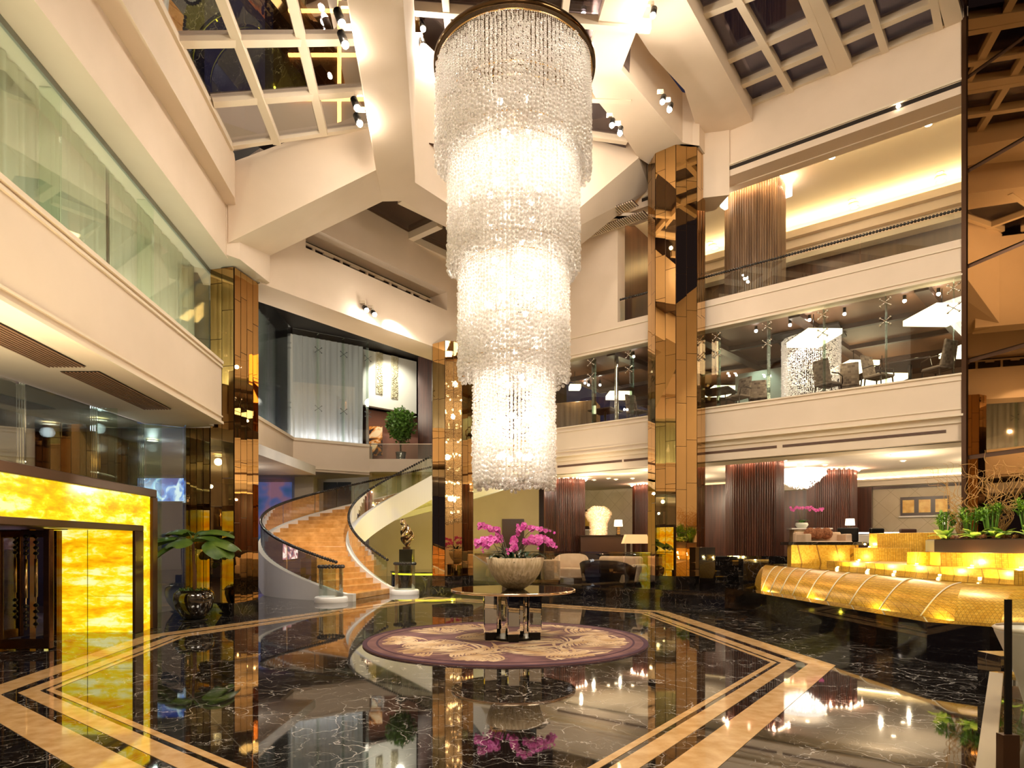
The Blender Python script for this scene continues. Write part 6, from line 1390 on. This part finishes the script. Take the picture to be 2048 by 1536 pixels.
BOX = thing('side_lamp', 'low lamp with a wide orange trapezoid shade behind the cream sofa', 'lamp', (4.2, 21.2, zt))
m_ = MB(); m_.hull([(3.8, 21.0, 1.55), (4.72, 21.0, 1.55), (4.72, 21.5, 1.55), (3.8, 21.5, 1.55)], [(3.9, 21.05, 1.86), (4.6, 21.05, 1.86), (4.6, 21.45, 1.86), (3.9, 21.45, 1.86)]); m_.build('shade', mat('orange_shade', (.7, .42, .2), .7, emit=(1, .6, .25), es=.5), BOX)
m_ = MB(); m_.cbox((4.0, 21.25, zt), .12, .12, .4); m_.cbox((4.5, 21.25, zt), .12, .12, .4); m_.build('post', DKB, BOX)
def picture(p0, p1, z0, z1, n, label, dep=.05, grp='framed pictures'):
    a, b = Vector(p0), Vector(p1); d = (b - a).normalized(); L_ = (b - a).length; n_ = Vector((-.605, -.796)); t = thing('framed_picture', label, 'picture', (*((a + b) / 2), z0), grp)
    m_ = MB(); m_.prism([tuple(a), tuple(b), tuple(b + n_ * dep), tuple(a + n_ * dep)], z0, z1); m_.build('frame', DWOOD, t); m_ = MB(); m_.prism([tuple(a - d * .05), tuple(b + d * .05), tuple(b + d * .05 + n_ * .1), tuple(a - d * .05 + n_ * .1)], z0 - .06, z0); m_.build('ledge', WHITE, t)
    GOP = bpy.data.materials.get('gold_picture')
    if GOP is None:
        GOP = mat('gold_picture', rough=.3, emit=(1, .6, .1), es=.0); noisy(GOP, (.75, .38, .04), (.98, .66, .15), 5)
    for k in range(n):
        s0_ = L_ * (k + .14) / n; s1_ = L_ * (k + .86) / n; m_ = MB(); q0, q1 = a + d * s0_ + n_ * (dep + .004), a + d * s1_ + n_ * (dep + .004)
        m_.prism([tuple(q0), tuple(q1), tuple(q1 + n_ * .01), tuple(q0 + n_ * .01)], z0 + (z1 - z0) * .16, z1 - (z1 - z0) * .16); m_.build('print', GOP, t)
    return t
WB = (*WRp(0, 9.6), *WR[2:])
def onWB(x): return on(x, WB)
picture(onWB(1801), onWB(1900), CH + (HOR - 1031) / FPX * onWB(1850)[1], CH + (HOR - 993) / FPX * onWB(1850)[1], 3, 'long dark frame with three golden prints on the reception wall')
picture(onWB(1447), onWB(1475), 2.4, 3.15, 1, 'upper framed gold print half hidden by the ribbed column')
picture(onWB(1448), onWB(1476), 1.5, 2.25, 1, 'lower framed gold print half hidden by the ribbed column')
picture(onWB(1164), onWB(1196), 2.3, 3.3, 1, 'framed gold print behind the coral lamp')
# hanging crystal chandelier
c = D(1601, 960, 20.5); t = thing('small_chandelier', 'glowing white hanging chandelier of spiky crystals over the reception', 'chandelier', (c[0], c[1], c[2]))
m_ = MB(); rnd = random.Random(9); GLW = glow('white_crystal', (1, .90, .74), 2.6)
for k in range(900):
    a = rnd.random() * 6.283; f = rnd.random() ** .5; r_ = .78 * f; z = c[2] + .22 - .50 * (1 - f * f) * rnd.uniform(.5, 1); p = Vector((c[0] + r_ * math.cos(a), c[1] + r_ * math.sin(a), z)); u = Vector((rnd.uniform(-1, 1), rnd.uniform(-1, 1), -1)).normalized() * .09; v = Vector((rnd.uniform(-1, 1), rnd.uniform(-1, 1), 0)).normalized() * .016
    m_.add([tuple(p + v), tuple(p - v), tuple(p + u)], [(0, 1, 2)])
m_.build('crystals', GLW, t)
m_ = MB(); m_.lathe([(.001, .34), (.75, .34), (.78, .22), (.5, .05), (.001, -.05)], c, 32); m_.build('core', glow('white_core', (1, .92, .8), 1.6), t)
m_ = MB(); m_.cyl((c[0], c[1], c[2] + .33), .12, 4.2 - c[2] - .33, 16); m_.build('stem', TRIM, t)
# console with orchid vase
def W(px, Y, z=zt): return ((px - CXP) / FPX * Y, Y, z)
p = (9.0, 18.7, zt); t = thing('console_desk', 'marble-faced console desk under the small orchid vase', 'desk', p)
m_ = MB(); m_.cbox(p, 1.0, .45, .80, R(-8)); m_.build('body', noisy(mat('veined_stone', rough=.3), (.60, .46, .28), (.38, .24, .12), 3, detail=8), t); m_ = MB(); m_.cbox((p[0], p[1], zt + .80), 1.16, .55, .04, R(-8)); m_.build('top', WHITE, t)
p = (8.75, 18.65, zt + .84); t = thing('orchid_vase', 'small glass bowl of pink orchids on the console desk', 'flowers', p)
m_ = MB(); m_.lathe([(.001, 0), (.12, 0), (.19, .09), (.17, .16), (.001, .14)], p, 20); m_.build('bowl', mat('pale_glass', (.75, .8, .7), .1), t)
m_ = MB(); rnd = random.Random(3)
for k in range(40): blade(m_, (p[0] + rnd.uniform(-.08, .08), p[1], p[2] + .15), rnd.random() * 6.28, .22, .025, 1.0, 1.6, 4)
m_.build('leaves', LEAFG, t)
m_ = MB()
for k in range(26): f = k / 25; flower(m_, (p[0] - .32 + .95 * f, p[1] + rnd.uniform(-.05, .05), p[2] + .62 - .12 * abs(f - .4) + rnd.uniform(-.05, .05)), (rnd.uniform(-.5, .5), -1, .2), .05)
m_.build('blossoms', PET, t)
m_ = MB()
for e in (-.25, 0, .3): m_.tube([(p[0], p[1], p[2] + .12), (p[0] + e * .4, p[1], p[2] + .5), (p[0] + e, p[1], p[2] + .62)], .007, 5)
m_.build('stem', mat('stem2', (.12, .12, .03), .6), t)
p = W(1642, 17.6); t = thing('sofa', 'cream sofa with three brown fur cushions on the reception terrace', 'sofa', p)
m_ = MB(); m_.cbox((p[0], p[1] + .25, zt + .08), 1.25, .25, .62, R(-6)); m_.build('backrest', CRM, t, .04, 3); m_ = MB(); m_.cbox((p[0], p[1] - .15, zt + .08), 1.25, .8, .36, R(-6)); m_.build('seat', CRM, t, .04, 3)
for sx in (-.56, .56): m_ = MB(); m_.cbox((p[0] + sx, p[1] - .1, zt + .08), .16, .85, .56, R(-6)); m_.build('armrest', CRM, t, .03, 3)
m_ = MB(); m_.cbox((p[0], p[1], zt), 1.2, .9, .08, R(-6)); m_.build('base', DWOOD, t)
FUR = noisy(mat('brown_fur', rough=.95), (.15, .05, .02), (.34, .14, .06), 18, bump=1)
for k, dx in enumerate((-.3, -.08, .16)):
    m_ = MB(); m_.ball((p[0] + dx, p[1] + .02, zt + .66), .17, 14); tag(m_.build('fur_cushion', FUR), 'brown fur cushion on the terrace sofa, ' + ('left', 'middle', 'right')[k] + ' one', 'cushion', 'fur cushions')
p = W(1700, 19.6); t = thing('side_table', 'round dark side table with a lamp beside the wood wall', 'table', p)
m_ = MB(); m_.cyl((p[0], p[1], 1.80), .28, .04, 24); m_.build('top', BLACKM, t); m_ = MB(); m_.cyl((p[0], p[1], zt), .22, .63, 20); m_.build('drum', BLACKM, t)
table_lamp((p[0], p[1], 1.84), .95, 'table lamp with a pale drum shade on the round dark side table')
table_lamp((*W(1885, 21.0)[:2], 1.9), 1.0, 'table lamp with a pale drum shade below the golden prints')
p = W(1885, 21.0); m_ = MB(); m_.cbox(p, .5, .45, .73); tag(m_.build('night_stand', DKB, None, .01), 'small dark cabinet under the lamp below the golden prints', 'cabinet')
p = W(1745, 20.6); t = thing('reception_desk', 'low reception desk with a brightly lit white top', 'desk', p)
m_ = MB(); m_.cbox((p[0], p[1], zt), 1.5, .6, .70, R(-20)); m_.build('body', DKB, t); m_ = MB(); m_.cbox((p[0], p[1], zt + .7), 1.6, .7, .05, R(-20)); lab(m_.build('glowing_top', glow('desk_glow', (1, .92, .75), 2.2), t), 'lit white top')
def tchair(p, rz, label, m1, m2):
    t = thing('reception_chair', label, 'chair', p, 'reception chairs'); ca, sa = math.cos(R(rz)), math.sin(R(rz))
    m_ = MB(); m_.cbox((p[0], p[1], zt + .38), .55, .5, .12, R(rz)); m_.build('seat', m2, t, .03); b_ = (p[0] - sa * .26, p[1] + ca * .26)
    m_ = MB(); m_.cbox((*b_, zt + .42), .55, .1, .42, R(rz)); m_.build('backrest', m2, t, .04, 3)
    for sx in (-.24, .24):
        for sy in (-.2, .2): m_ = MB(); x, y = p[0] + sx * ca - sy * sa, p[1] + sx * sa + sy * ca; m_.tube([(x, y, zt), (x, y, zt + .4)], .02, 6); m_.build('leg', DWOOD, t)
    for sx in (-.27, .27): m_ = MB(); x, y = p[0] + sx * ca, p[1] + sx * sa; m_.cbox((x, y, zt + .38), .05, .5, .26, R(rz)); m_.build('armrest', m1, t, .02)
WHL = mat('white_leather', (.7, .66, .6), .4)
tchair(W(1696, 18.2), 150, 'white-armed dark chair nearest the terrace sofa', WHL, BLACKM)
tchair(W(1738, 18.8), 200, 'white-armed dark chair in front of the lit reception desk', WHL, BLACKM)
tchair(W(1804, 19.6), 185, 'tall brown leather chair right of the lit reception desk', DKB, DKB)
tchair(W(1655, 20.6), 20, 'black chair by the dark wood wall of the reception', BLACKM, BLACKM)
